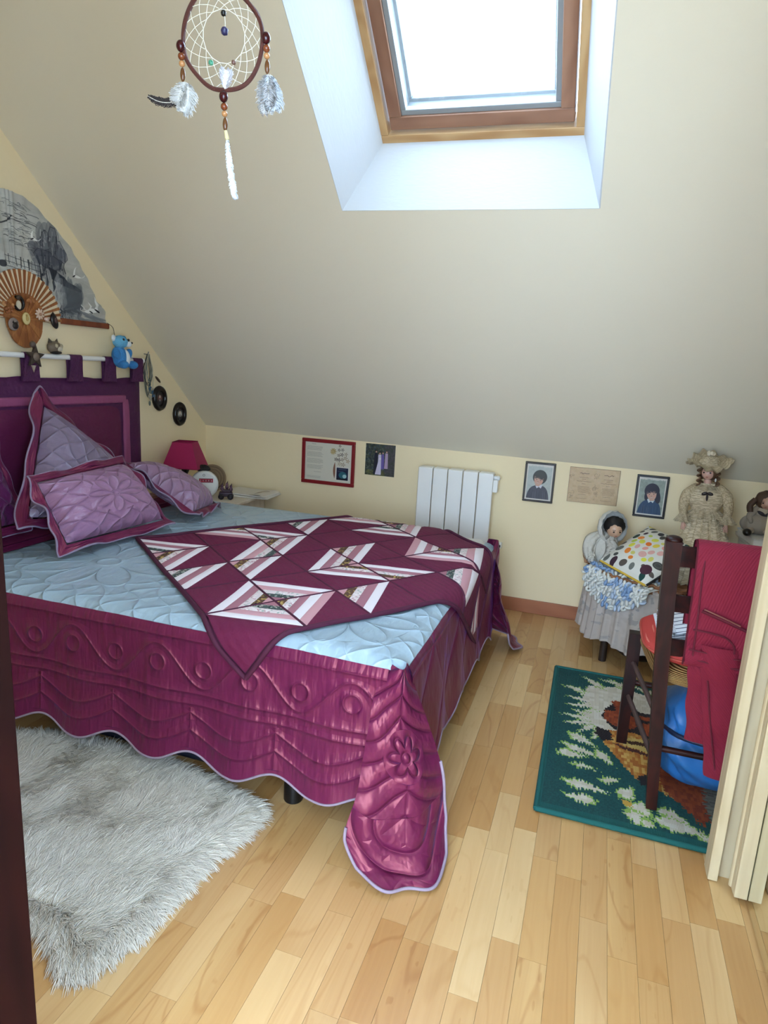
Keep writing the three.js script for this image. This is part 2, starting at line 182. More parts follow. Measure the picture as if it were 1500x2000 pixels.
// bedspread
{
  const t = thing('bedspread', 'purple taffeta bedspread with quilted pale blue top panel and scalloped hem', 'bedspread');
  // blue quilted top
  const X0 = 0.31, XE = BX - RR + RR * 0.9, ZN = BZ1 - RR + RR * 0.9, ZFa = BZ0 + RR - RR * 0.6;
  const flowers = [[0.72, 1.72, 0.3], [1.72, 1.82, 0.24], [1.3, 1.3, 0.3], [0.75, 0.85, 0.24], [1.72, 0.8, 0.24]];
  const topH = heightTex(1536, 1536, (u, v) => {
    const x = lerp(X0, XE, u), z = lerp(ZFa, ZN, v), wx = x + 0.012 * Math.sin(z * 40), wz = z + 0.012 * Math.sin(x * 37);
    const S = 0.085, m = (a) => { const k = ((a % S) + S) % S; return Math.min(k, S - k); };
    let d = Math.min(m((wx + wz) * 0.72), m((wx - wz) * 0.72));
    for (const [fx, fz, R] of flowers) { const r = Math.hypot(x - fx, z - fz), a = Math.atan2(z - fz, x - fx); if (r < R) { const pet = 0.36 * R + 0.6 * R * Math.pow(Math.abs(Math.cos(4 * a)), 0.8); d = Math.min(Math.abs(r - pet) * 0.75, Math.abs(r - 0.14 * R), r > 0.9 * R ? d : 1); } }
    const wr = fbm(x * 60, z * 22, 3) ;
    return 0.2 + 0.55 * puff(d, 0.02) - 0.1 * groove(d, 0.004) + 0.22 * wr;
  });
  mesh('top_panel', grid(120, 120, (u, v) => drape(lerp(X0, XE, u), lerp(ZFa, ZN, v))), mat(0xa3b8c4, 0.32, { bumpMap: topH, bumpScale: 0.011, sheen: 0.5, sheenColor: new THREE.Color(0xbcd4e0), sheenRoughness: 0.4 }), t);
  // head end border, lifted by the bolster underneath
  const hb = heightTex(512, 1024, (u, v) => 0.5 + 0.4 * (fbm(u * 9 + v * 3, v * 34, 4) - 0.5) - 0.3 * groove(((u * 5) % 1 - 0.5) * 0.1, 0.006));
  mesh('head_border', grid(24, 80, (u, v) => { const x = lerp(0.02, X0 + 0.004, u), p = drape(x, lerp(ZFa, ZN, v), 0.0015); p.y += 0.05 * Math.sin(PI * clamp((x - 0.02) / 0.3)) * 0.8; return p; }), taffeta({ bumpMap: hb, bumpScale: 0.008 }), t);
  // near skirt: quilted circles under a wave, scallop arcs
  const wavey = (x) => 0.413 - 0.06 * Math.cos(2 * PI * (x - 0.752) / 0.314), fr = (x) => (((x - 0.772) / 0.284) % 1 + 1) % 1;
  const arc = (x, y0) => y0 - 0.05 * Math.sin(PI * fr(x));
  const skirtH = (x, y, seed) => {
    let d = Math.min(Math.abs(y - 0.5), Math.abs(y - 0.335), Math.abs(y - 0.3));
    const sl = 0.06 * 2 * PI / 0.314 * Math.sin(2 * PI * (x - 0.752) / 0.314); d = Math.min(d, Math.abs(y - wavey(x)) / Math.hypot(1, sl));
    const k = Math.round((x - 0.752) / 0.157), cx = 0.752 + 0.157 * k; d = Math.min(d, Math.abs(Math.hypot(x - cx, y - 0.413) - 0.026));
    const as = 0.05 * PI / 0.284 * Math.cos(PI * fr(x)); for (const y0 of [0.275, 0.22]) d = Math.min(d, Math.abs(y - arc(x, y0)) / Math.hypot(1, as));
    if (y < 0.29 && y > 0.16) d = Math.min(d, Math.abs(fr(x) < 0.5 ? fr(x) : 1 - fr(x)) * 0.284 + (y > 0.25 ? 0 : 0.004));
    const g = fbm(x * 75 + seed, y * 13, 3), g2 = fbm(x * 42, y * 9 + seed, 3);
    return 0.18 + 0.5 * puff(d, 0.014) - 0.12 * groove(d, 0.0035) + 0.3 * (g - 0.5) * (0.35 + 0.9 * Math.exp(-d / 0.02)) + 0.3 * (g2 - 0.5) + 0.1;
  };
  const hem = (x) => 0.11 + 0.038 * Math.pow(0.5 + 0.5 * Math.cos(2 * PI * fr(x)), 1.4);
  const near = heightTex(2048, 640, (u, v) => skirtH(u * 2, v * 0.6, 3));
  const SK = 1.945, nearP = (x, k) => { const s = RR * 0.9 + k, p = drape(x, BZ1 - RR + s, 0.001); const dn = clamp((BH - p.y) / 0.45); p.z += 0.03 * dn * dn + 0.012 * dn * Math.sin(x * 22.1 - 0.6) + 0.006 * (fbm(x * 9, dn * 3, 2) - 0.5); return p; };
  const nearLen = (x) => BH - RR - hem(x) + RR * (PI / 2 - 0.9);
  const tn = taffeta({ bumpMap: near, bumpScale: 0.014 });
  const ssk = mesh('side_skirt', grid(240, 44, (u, v) => nearP(lerp(0.02, SK, u), v * nearLen(lerp(0.02, SK, u))), (u, v) => { const x = lerp(0.02, SK, u), p = nearP(x, v * nearLen(x)); return [x / 2, p.y / 0.6]; }), tn, t);
  const pip = mat(0x9a8898, 0.7);
  const hemLine = []; for (let i = 0; i <= 160; i++) { const x = lerp(0.02, SK, i / 160); hemLine.push(nearP(x, nearLen(x))); }
  mesh('hem_piping', tube(hemLine, 0.0036, 320, 6), pip, ssk);
  // foot skirt
  const foot = heightTex(1536, 640, (u, v) => { const z = u * 1.6, y = v * 0.6, S = 0.24; const m = (a) => { const k = ((a % S) + S) % S; return Math.min(k, S - k); }; const d = Math.min(m(z * 0.8 + y * 0.62) , Math.abs(y - 0.5), m(z * 0.75 - y * 0.5 + 0.1) + 0.006); return 0.2 + 0.45 * puff(d, 0.016) - 0.1 * groove(d, 0.004) + 0.3 * (fbm(z * 26 - y * 9, y * 12, 3) - 0.3); });
  const hz = (z) => { const f = (((z - 0.5) / 0.3) % 1 + 1) % 1; return 0.1 + 0.045 * Math.pow(0.5 + 0.5 * Math.cos(2 * PI * f), 1.6); };
  const footP = (z, k) => { const s = RR * 0.9 + k, p = drape(BX - RR + s, z, 0.001); const dn = clamp((BH - p.y) / 0.45); p.x += 0.02 * dn * dn + 0.01 * dn * Math.sin(z * 19) + 0.006 * (fbm(z * 9, dn * 3 + 7, 2) - 0.5); return p; };
  const footLen = (z) => BH - RR - hz(z) + RR * (PI / 2 - 0.9);
  const Z0 = BZ0 + 0.05, Z1 = BZ1 - 0.05;
  const fsk = mesh('foot_skirt', grid(200, 44, (u, v) => footP(lerp(Z0, Z1, u), v * footLen(lerp(Z0, Z1, u))), (u, v) => { const z = lerp(Z0, Z1, u), p = footP(z, v * footLen(z)); return [z / 1.6, p.y / 0.6]; }), taffeta({ bumpMap: foot, bumpScale: 0.013 }), t);
  const hl2 = []; for (let i = 0; i <= 120; i++) { const z = lerp(Z0, Z1, i / 120); hl2.push(footP(z, footLen(z))); }
  mesh('hem_piping', tube(hl2, 0.0036, 240, 6), pip, fsk);
  // the far side of the cover, hanging towards the back wall
  mesh('side_skirt', grid(60, 14, (u, v) => { const x = lerp(0.02, BX - 0.05, u), p = drape(x, BZ0 + RR - RR * 0.6 - v * 0.4, 0.001); p.z -= 0.02 * v; return p; }, (u, v) => [u, v]), taffeta({ bumpMap: hb, bumpScale: 0.006 }), t);
  // corner falls: the loose corner of the cover, a tongue that reaches the floor
  const dh = heightTex(512, 1024, (u, v) => { const s = (u * 2 - 1), y = v; const S = 0.115; let a = y - 0.16 * Math.abs(s); a = ((a % S) + S) % S; let d = Math.min(Math.min(a, S - a) * 0.55, Math.abs(s) * 0.1 + 0.003); const r = Math.hypot(s * 0.12, (y - 0.42) * 0.55), an = Math.atan2(y - 0.42, s * 0.22); if (r < 0.07) d = Math.min(Math.abs(r - 0.025 - 0.03 * Math.abs(Math.cos(3 * an))), Math.abs(r - 0.014)); if (y > 0.7) { const q = Math.hypot(s * 0.11, (y - 0.7) * 0.5); d = Math.min(Math.abs(q - 0.07), Math.abs(q - 0.11), d + 0.01); } return 0.2 + 0.5 * puff(d, 0.012) - 0.15 * groove(d, 0.004) + 0.3 * (fbm(s * 5 + 3, y * 14, 3) - 0.4); });
  const fall = (cx, cz, dx, dz, W, reach, lift, mt) => {   // corner, outward direction, half width, how far out the tip lies
    const d = V(dx, 0, dz).normalize(), a = V(-d.z, 0, d.x);
    const P = (u, v, e = 0) => { const s = u * 2 - 1, k = v; const half = W * (0.14 + 0.86 * Math.pow(clamp(k / 0.86), 0.7)); const kk = clamp(k * (1 - 0.07 * Math.pow(Math.abs(s), 3))); const y = kk < 0.9 ? lerp(BH - 0.012, lift + 0.02, kk / 0.9) : lerp(lift + 0.02, lift, (kk - 0.9) / 0.1); const out = 0.012 + reach * (0.3 * kk + 0.45 * kk * kk + 0.25 * sstep(0.82, 1, kk)) - (0.035 + 0.02 * k) * s * s + 0.006 * Math.sin(k * 17 + s * 3) + 0.010 * Math.cos(s * 6 + k * 2) * k; const rnd = k > 0.8 ? 1 - 0.2 * Math.pow((k - 0.8) / 0.2, 2) : 1; return V(cx, y, cz).addScaledVector(d, out + e).addScaledVector(a, s * half * rnd + 0.008 * Math.sin(k * 9)); };
    const cf = mesh('corner_fall', grid(36, 90, (u, v) => P(u, v)), mt, t);
    const line = []; for (let i = 0; i <= 24; i++) line.push(P(0, lerp(0.55, 1, i / 24), 0.003)); for (let i = 1; i <= 24; i++) line.push(P(i / 24, 1, 0.003)); for (let i = 1; i <= 24; i++) line.push(P(1, lerp(1, 0.8, i / 24), 0.003));
    mesh('hem_piping', tube(line, 0.0045, 200, 6), pip, cf);
  };
  const td = taffeta({ bumpMap: dh, bumpScale: 0.016 });
  fall(1.98, 2.08, 0.62, 0.78, 0.152, 0.18, 0.012, td);
  fall(1.985, 0.56, 0.8, -0.5, 0.16, 0.16, 0.012, td);
}
// patchwork throw: a rectangle laid askew, pieced from diamonds
{
  const t = thing('patchwork_throw', 'burgundy patchwork throw with striped diamonds lying askew on the bed', 'throw');
  const A = [0.61, 1.43], U = [0.765, 0.644], W = [0.575, -0.818], GU = 0.235, GV = 0.2305, BO = 0.012, LU = GU * 5 + 2 * BO, LV = GV * 6 + 2 * BO;
  const fl = (u, v) => [A[0] + U[0] * u + W[0] * v, A[1] + U[1] * u + W[1] * v];
  function cloth(poly, off) { // triangles small enough to follow the bed, pillowed towards the seams
    const P = [], UVs = [], c = poly.reduce((s, p) => [s[0] + p[0] / poly.length, s[1] + p[1] / poly.length], [0, 0]);
    const edge = (p) => { let d = 9; poly.forEach((q, i) => { const n = poly[(i + 1) % poly.length], ex = n[0] - q[0], ey = n[1] - q[1], l = Math.hypot(ex, ey) || 1e-6; d = Math.min(d, Math.abs((p[0] - q[0]) * ey - (p[1] - q[1]) * ex) / l); }); return d; };
    const put = (p) => { const [x, z] = fl(...p), h = off - 0.004 * Math.exp(-edge(p) / 0.006); const q = drape(x, z, h); P.push(q.x, q.y, q.z); UVs.push(p[0], p[1]); };
    const sub = (p, q, r, n) => { const l = [Math.hypot(p[0] - q[0], p[1] - q[1]), Math.hypot(q[0] - r[0], q[1] - r[1]), Math.hypot(r[0] - p[0], r[1] - p[1])], m = Math.max(...l); if (m < 0.05 || n > 7) { put(p); put(q); put(r); return; } const k = l.indexOf(m), T = [p, q, r], s = T[k], e = T[(k + 1) % 3], o = T[(k + 2) % 3], h = [(s[0] + e[0]) / 2, (s[1] + e[1]) / 2]; sub(s, h, o, n + 1); sub(h, e, o, n + 1); };
    poly.forEach((p, i) => sub(c, p, poly[(i + 1) % poly.length], 0));
    const g = new THREE.BufferGeometry(); g.setAttribute('position', new THREE.Float32BufferAttribute(P, 3)); g.setAttribute('uv', new THREE.Float32BufferAttribute(UVs, 2)); const w = mergeVertices(g, 1e-5); w.computeVertexNormals(); return w;
  }
  const rib = heightTex(256, 256, (u, v) => 0.5 + 0.5 * Math.cos(v * 8 * 2 * PI) * 0.6 + 0.25 * (vn(u * 60, v * 60, 60) - 0.5));
  rib.repeat.set(4, 5);
  const floral = (bg, spots, seed) => { const r = rng(seed), pts = Array.from({ length: 90 }, () => [r(), r(), 0.018 + r() * 0.03, Math.floor(r() * spots.length)]); return colorTex(192, 192, (u, v) => { for (const [x, y, s, k] of pts) { let dx = Math.abs(u - x), dy = Math.abs(v - y); dx = Math.min(dx, 1 - dx); dy = Math.min(dy, 1 - dy); if (dx * dx + dy * dy < s * s) return spots[k]; } return bg; }); };
  const fm = (tx) => { tx.repeat.set(9, 9); return mat(0xffffff, 0.85, { map: tx }); };
  const wine = mat(0x660a39, 0.8, { bumpMap: rib, bumpScale: 0.002, sheen: 0.15, sheenColor: new THREE.Color(0x8d2c56) });
  const cols = [mat(0xeee4e6, 0.85), mat(0xa9707c, 0.85), fm(floral([226, 210, 208], [[196, 150, 156], [170, 178, 170], [238, 226, 224]], 3)), fm(floral([70, 82, 78], [[150, 160, 150], [40, 52, 50], [186, 170, 160]], 4)), mat(0xcf9aa0, 0.85), fm(floral([92, 62, 44], [[190, 160, 90], [40, 30, 24], [160, 130, 70]], 5))];
  // five by six squares, each halved along a diagonal: one half burgundy, one half in stripes that run along the diagonal.
  // The letter says in which corner the striped half has its right angle: a (low u, low v), b (high, low), c (high, high), d (low, high), - none.
  const rows = ['baacd', 'dcaba', 'bacda', 'a-ab-', 'ddcda', 'ba-ab'], corner = { a: [0, 0], b: [1, 0], c: [1, 1], d: [0, 1] };
  rows.forEach((row, j) => [...row].forEach((ch, i) => {
    const pt = (p, q) => [GU * (i + p) + BO, GV * (j + q) + BO];
    if (ch === '-') { mesh('burgundy_patch', cloth([pt(0, 0), pt(1, 0), pt(1, 1), pt(0, 1)], 0.014), wine, t); return; }
    const [p, q] = corner[ch], c = pt(p, q), P = pt(1 - p, q), Q = pt(p, 1 - q), far = pt(1 - p, 1 - q);
    mesh('burgundy_patch', cloth([P, far, Q], 0.014), wine, t);
    const order = [[0, 4, 2, 3, 1], [0, 1, 2, 5, 4], [0, 1, 0, 3, 2], [4, 0, 1, 2, 5]][Math.floor(hash2(i + 3, j + 9) * 4)], cut = [0, 0.21, 0.42, 0.6, 0.78, 1];
    for (let k = 0; k < 5; k++) { const L = (e, f) => [lerp(e[0], c[0], f), lerp(e[1], c[1], f)]; mesh('stripe_patch', cloth(k === 4 ? [L(P, cut[4]), L(Q, cut[4]), c] : [L(P, cut[k]), L(Q, cut[k]), L(Q, cut[k + 1]), L(P, cut[k + 1])], 0.014), cols[order[k]], t); }
  }));
  const dark = mat(0x4a0d2e, 0.8), line = (p, q, k = 24) => Array.from({ length: k + 1 }, (_, i) => { const [x, z] = fl(lerp(p[0], q[0], i / k), lerp(p[1], q[1], i / k)); return drape(x, z, 0.011); });
  const edge = [[0, 0], [LU, 0], [LU, LV], [0, LV]]; edge.forEach((p, i) => mesh('binding', tube(line(p, edge[(i + 1) % 4], 40), 0.008, 120, 8), dark, t));
  for (const i of [1, 2, 3, 4]) mesh('seam_strip', tube(line([i * GU + BO, 0], [i * GU + BO, LV], 40).map((p) => p.setY(p.y - 0.0032)), 0.0055, 100, 6), dark, t);
  for (const j of [1, 2, 3, 4, 5]) mesh('seam_strip', tube(line([0, j * GV + BO], [LU, j * GV + BO], 40).map((p) => p.setY(p.y - 0.003)), 0.0055, 100, 6), dark, t);
  const backing = mesh('backing', grid(40, 50, (u, v) => { const [x, z] = fl(lerp(0.004, LU - 0.004, u), lerp(0.004, LV - 0.004, v)); return drape(x, z, 0.006); }), dark, t);
}
// pillows
const quiltFlower = heightTex(768, 768, (u, v) => { const x = u - 0.52, y = v - 0.52, r = Math.hypot(x, y), an = Math.atan2(y, x); let d = Math.min(Math.abs(r - 0.035), Math.abs(r - 0.05)); for (let k = 0; k < 8; k++) { const t = k * PI / 4 + 0.2, px = x * Math.cos(t) + y * Math.sin(t), py = -x * Math.sin(t) + y * Math.cos(t); d = Math.min(d, Math.abs(Math.hypot((px - 0.165) / 0.115, py / 0.052) - 1) * 0.055); } if (r > 0.27) { const S = 0.16, m = (q) => { const k = ((q % S) + S) % S; return Math.min(k, S - k); }; d = Math.min(d, m((u + v) * 0.7 + 0.02 * Math.sin(u * 20)), m((u - v) * 0.7 + 0.02 * Math.sin(v * 20))); } return 0.2 + 0.55 * puff(d, 0.025) - 0.1 * groove(d, 0.008) + 0.4 * (fbm(u * 14, v * 14, 4) - 0.5); });
const quiltNet = heightTex(768, 768, (u, v) => { const S = 0.15, m = (q) => { const k = ((q % S) + S) % S; return Math.min(k, S - k); }; const d = Math.min(m((u + v) * 0.8 + 0.03 * Math.sin(u * 14)), m((u - v) * 0.8 + 0.03 * Math.sin(v * 17))); return 0.2 + 0.5 * puff(d, 0.03) - 0.12 * groove(d, 0.009) + 0.5 * (fbm(u * 9 + 4, v * 12, 4) - 0.45); });
function pillow(label, C, T, fw, satin, flangeM, bump, seed) {
  const c = C.map((p) => V(...p)), bil = (u, v) => c[0].clone().lerp(c[1], u).lerp(c[3].clone().lerp(c[2], u), v);
  const n = c[1].clone().sub(c[3]).cross(c[2].clone().sub(c[0])).normalize().negate(); if (n.dot(V(1, 0.4, 0.6)) < 0) n.negate();
  const W = c[0].distanceTo(c[1]), H = c[0].distanceTo(c[3]), fu = fw / W, fv = fw / H;
  const t = thing('pillow', label, 'pillow', [0, 0, 0], 0, 'quilted pillows on the bed');
  const prof = (s) => Math.sqrt(Math.max(0, 1 - Math.pow(Math.abs(2 * s - 1), 3.2)));
  const face = (sg) => grid(44, 44, (u, v) => { const p = bil(lerp(fu, 1 - fu, u), lerp(fv, 1 - fv, v)); const k = prof(u) * prof(v); return p.addScaledVector(n, sg * T * k * (1 + 0.25 * (fbm(u * 4 + seed, v * 4, 3) - 0.5))); });
  mesh('cushion', [face(1), face(-0.55)], mat(satin, 0.3, { bumpMap: bump, bumpScale: 0.0125, sheen: 0.4, sheenColor: new THREE.Color(0xd9b6d6), sheenRoughness: 0.4 }), t);
  const rim = (s, k) => { // s round the border 0..4, k 0 inside, 1 outside
    const e = Math.floor(s) % 4, f = s - Math.floor(s), q = [[f, 0], [1, f], [1 - f, 1], [0, 1 - f]][e];
    const u = lerp(lerp(fu * 0.8, 1 - fu * 0.8, q[0]), q[0], k), v = lerp(lerp(fv * 0.8, 1 - fv * 0.8, q[1]), q[1], k);
    return bil(u, v).addScaledVector(n, k * (0.014 * Math.sin(s * 9 + seed) + 0.012 * Math.sin(s * 17 + seed * 2)));
  };
  const fg = mesh('flange', [grid(160, 6, (a, k) => rim(a * 4, k).addScaledVector(n, 0.004)), grid(160, 6, (a, k) => rim(a * 4, k).addScaledVector(n, -0.004))], flangeM, t);
  const pl = []; for (let i = 0; i < 160; i++) pl.push(rim(i / 40, 1.0)); mesh('piping', tube(pl, 0.0042, 320, 6, true), mat(0x8f7e93, 0.7), fg);
  return t;
}
const flangeM = taffeta({ bumpMap: heightTex(256, 256, (u, v) => fbm(u * 40, v * 4, 3, 0)), bumpScale: 0.006 });
pillow('big pillow standing on its corner against the purple headboard cushion', [[0.115, 1.15, 1.43], [0.2, 0.74, 0.98], [0.46, 0.6, 1.36], [0.4, 0.655, 1.83]], 0.085, 0.055, 0x84748a, flangeM, quiltNet, 1);
pillow('front lilac pillow with a large quilted flower', [[0.4, 0.845, 1.77], [0.37, 0.865, 1.215], [0.62, 0.572, 1.20], [0.58, 0.58, 1.80]], 0.085, 0.035, 0x9e7494, flangeM, quiltFlower, 2);
pillow('lilac pillow lying on the far side next to the bedside lamp', [[0.17, 0.66, 0.72], [0.58, 0.578, 0.73], [0.67, 0.585, 1.08], [0.25, 0.84, 1.12]], 0.1, 0.04, 0x9a7893, flangeM, quiltNet, 3);
pillow('dark purple pillow at the cut-off edge of the bed head', [[0.1, 1.02, 2.06], [0.1, 1.0, 1.66], [0.3, 0.61, 1.66], [0.3, 0.61, 2.06]], 0.06, 0.04, 0x5d2350, flangeM, quiltFlower, 4);
// ---------- headboard cushion hanging from a white rod ----------
{
  const rod = thing('curtain_rod', 'white rod on the wall carrying the purple headboard cushion', 'rod', [0.045, 1.287, 0]);
  const wm = mat(0xeeece6, 0.35);
  mesh('pole', bar([0, 0, 0.66], [0, 0, 2.2], 0.0115, 0.0115, 16), wm, rod);
  mesh('end_cap', ell(0.014, 0.014, 0.012, 0, 0, 0.657), wm, rod);
  for (const z of [0.69, 2.15]) mesh('bracket', [bar([-0.043, 0, z], [0, 0, z], 0.006), bar([-0.045, 0, z], [-0.039, 0, z], 0.02, 0.02, 16)], wm, rod);
  const t = thing('headboard_cushion', 'purple padded headboard cushion with pink band hanging by tabs', 'headboard', [0.0, 0, 0]);
  const vb = heightTex(512, 512, (u, v) => 0.6 * fbm(u * 7, v * 20, 4, 0) + 0.3 * fbm(u * 40, v * 40, 3));
  const vel = (c, sc) => mat(c, 0.6, { bumpMap: vb, bumpScale: 0.012, sheen: 1, sheenColor: new THREE.Color(sc), sheenRoughness: 0.4 });
  const dk = vel(0x4a1144, 0x7a2a66), pk = vel(0x964870, 0xc480a0), inn = vel(0x60143f, 0x86305f);
  const pad = (z0, z1, y0, y1, x0, th, m, name, wob = 0) => mesh(name, merge([grid(60, 30, (u, v) => { const z = lerp(z0, z1, u), y = lerp(y0, y1, v) + wob * Math.sin(z * 19) * v; const k = Math.pow(Math.max(0, (1 - Math.pow(Math.abs(2 * u - 1), 8)) * (1 - Math.pow(Math.abs(2 * v - 1), 6))), 0.4); return [x0 + th * k + 0.004 * (fbm(z * 10, y * 10, 3) - 0.5), y, z]; }, (u, v) => [u * (z1 - z0), v * (y1 - y0)]), grid(1, 1, (u, v) => [x0, lerp(y0, y1, v), lerp(z0, z1, u)])]), m, t);
  pad(0.655, 2.16, 0.56, 1.192, 0.02, 0.028, dk, 'border_panel', 0.006);
  pad(0.775, 2.04, 1.07, 1.112, 0.034, 0.024, pk, 'pink_band'); pad(0.775, 0.822, 0.58, 1.1, 0.034, 0.022, pk, 'pink_band');
  pad(0.815, 2.0, 0.58, 1.075, 0.034, 0.022, inn, 'inner_panel');
  for (const z of [0.705, 0.91, 1.135, 1.388, 1.62, 1.86, 2.1]) mesh('hanging_tab', grid(10, 40, (u, v) => { const w = lerp(-0.038, 0.038, u), k = v; const flare = 1 + 0.25 * Math.pow(Math.abs(k - 0.5) * 2, 4); const a = k * 2 - 1; let x, y; const top = 1.287, half = 0.34; if (Math.abs(a) < half) { const th = a / half * PI / 2; x = 0.045 + 0.0135 * Math.sin(th); y = top + 0.0135 * Math.cos(th); } else { const d = (Math.abs(a) - half) / (1 - half); x = 0.045 + Math.sign(a) * lerp(0.0135, 0.006, d); y = lerp(top, 1.178, d); } return [x, y, z + w * flare]; }), dk, t);
}
// ---------- the large ink-painted wall fan ----------
{
  const t = thing('wall_fan', 'large grey wall fan painted with cliffs and cranes above the bed', 'fan', [0, 0, 0]);
  const ZC = 1.42, half = [[0.535, 1.455], [0.524, 1.525], [0.48, 1.556], [0.434, 1.633], [0.373, 1.715], [0.315, 1.783], [0.203, 1.863], [0.099, 1.924], [0.024, 1.937], [0, 1.938]];
  const out = [...half.map(([a, y]) => [a, y]), ...half.slice(0, -1).reverse().map(([a, y]) => [-a, y])];
  const pts = out.map(([a, y]) => V(a, y, 0)), curve = new THREE.CatmullRomCurve3(pts, false, 'centripetal');
  const tex = canvasTex(1024, 512, (g, w, h) => {
    g.fillStyle = '#bcb9af'; g.fillRect(0, 0, w, h); const r = rng(5), q = (x, y) => [465 + 2.61 * x, 8 + 1.87 * (y - 367)];
    for (let i = 0; i < 500; i++) { const x = r() * w, y = r() * h, k = r(); g.fillStyle = `rgba(${k > 0.5 ? '214,212,203' : '140,139,135'},0.10)`; g.beginPath(); g.ellipse(x, y, 20 + r() * 70, 8 + r() * 26, r() * 0.6 - 0.3, 0, 7); g.fill(); }
    const blot = (px, py, rx, ry, col, n, sp) => { for (let i = 0; i < n; i++) { const [x, y] = q(px + (r() - 0.5) * sp[0], py + (r() - 0.5) * sp[1]); g.fillStyle = col; g.beginPath(); g.ellipse(x, y, rx * (0.4 + r()), ry * (0.4 + r()), r() * 0.5, 0, 7); g.fill(); } };
    const peak = (px, py, wd, ht, cs) => { for (let i = 0; i < 26; i++) { const k = i / 26, [x, y] = q(px + (r() - 0.5) * wd, py + ht * (0.15 + 0.85 * r())); g.strokeStyle = cs[i % cs.length]; g.lineWidth = 3 + r() * 9; g.beginPath(); g.moveTo(x, y - 30 * (1 - k)); g.quadraticCurveTo(x + r() * 12 - 6, y, x + r() * 20 - 10, y + 34); g.stroke(); } };
    const G = ['rgba(58,60,66,0.9)', 'rgba(112,114,118,0.85)', 'rgba(40,42,52,0.9)', 'rgba(172,172,168,0.8)'];
    blot(90, 440, 20, 70, 'rgba(112,113,114,0.55)', 8, [40, 20]); peak(82, 430, 14, 60, G); peak(100, 418, 18, 80, G); peak(115, 450, 18, 60, G);
    blot(85, 495, 34, 30, 'rgba(80,84,92,0.35)', 30, [60, 60]); peak(80, 480, 30, 60, G); peak(105, 520, 50, 70, G); peak(125, 560, 50, 70, G);
    const rock = (P, c, e) => { g.fillStyle = c; g.beginPath(); P.forEach(([a, b], i) => i ? g.lineTo(...q(a, b)) : g.moveTo(...q(a, b))); g.fill(); g.strokeStyle = e; g.lineWidth = 4; g.stroke(); };
    rock([[74, 462], [78, 436], [84, 429], [88, 434], [90, 470], [80, 476]], 'rgba(120,122,126,0.5)', 'rgba(48,50,58,0.5)'); rock([[88, 468], [90, 432], [94, 418], [102, 420], [107, 440], [106, 474]], 'rgba(112,114,120,0.5)', 'rgba(40,42,50,0.55)'); rock([[104, 474], [106, 448], [114, 446], [120, 462], [128, 486], [120, 498], [108, 490]], 'rgba(110,112,120,0.5)', 'rgba(40,42,50,0.5)'); rock([[58, 488], [68, 474], [92, 478], [108, 492], [112, 512], [96, 520], [72, 512]], 'rgba(70,74,84,0.5)', 'rgba(30,32,40,0.45)'); rock([[100, 545], [128, 548], [156, 562], [150, 612], [118, 612], [108, 585]], 'rgba(120,124,128,0.5)', 'rgba(46,50,58,0.5)');
    for (let i = 0; i < 40; i++) { const a = 74 + r() * 78, b = a < 110 ? 432 + r() * 70 : 550 + r() * 50; g.strokeStyle = i % 2 ? 'rgba(190,190,186,0.55)' : 'rgba(34,36,44,0.5)'; g.lineWidth = 2 + r() * 4; g.beginPath(); g.moveTo(...q(a, b)); g.lineTo(...q(a + r() * 4 - 2, b + 8 + r() * 12)); g.stroke(); }
    g.fillStyle = 'rgba(36,40,50,0.92)'; g.beginPath(); let [x, y] = q(88, 512); g.moveTo(x, y); for (const [a, b] of [[108, 522], [128, 540], [158, 555], [156, 560], [130, 556], [110, 548], [92, 540]]) { [x, y] = q(a, b); g.lineTo(x, y); } g.fill();
    blot(135, 585, 26, 60, 'rgba(86,89,94,0.4)', 22, [36, 40]); blot(150, 625, 70, 6, 'rgba(120,124,128,0.7)', 12, [100, 12]); blot(108, 560, 16, 40, 'rgba(168,168,164,0.4)', 10, [14, 60]);
    for (let i = 0; i < 80; i++) { const [a, b] = q(r() * 55, 385 + r() * 100); g.strokeStyle = `rgba(50,52,56,${0.25 + r() * 0.4})`; g.lineWidth = 1 + r() * 3; g.beginPath(); g.moveTo(a, b); g.quadraticCurveTo(a + 20 * r(), b - 12 * r(), a + 10 + 50 * r(), b + 14 * r()); g.stroke(); }
    g.strokeStyle = 'rgba(38,40,44,0.85)'; g.lineWidth = 6; g.beginPath(); [x, y] = q(-10, 440); g.moveTo(x, y); [x, y] = q(10, 425); const e = q(22, 416); g.quadraticCurveTo(x, y + 30, ...e); g.stroke();
    g.lineWidth = 2; for (const yy of [505, 517, 527]) { g.beginPath(); g.moveTo(...q(4, yy)); g.lineTo(...q(72, yy + 12)); g.stroke(); } for (let i = 0; i < 10; i++) { g.lineWidth = [2, 2, 2, 2, 7, 2, 7, 2, 2, 2][i]; g.beginPath(); g.moveTo(...q(5 + i * 7, 500 + i)); g.lineTo(...q(6 + i * 7, 522 + i * 1.4)); g.stroke(); }
    const crane = (px, py, s, fl) => { const [cx, cy] = q(px, py); g.save(); g.translate(cx, cy); g.scale(s * fl, s); g.fillStyle = '#ecebe4'; g.beginPath(); g.moveTo(-20, 6); g.quadraticCurveTo(0, -6, 10, 0); g.quadraticCurveTo(14, -30, 4, -38); g.quadraticCurveTo(26, -24, 20, 2); g.quadraticCurveTo(6, 16, -20, 6); g.fill(); g.fillStyle = '#1d1d20'; g.beginPath(); g.ellipse(16, 4, 9, 3, 0.5, 0, 7); g.fill(); g.strokeStyle = '#dedcd4'; g.lineWidth = 3; g.beginPath(); g.moveTo(-18, 6); g.quadraticCurveTo(-34, 4, -38, -8); g.stroke(); g.restore(); };
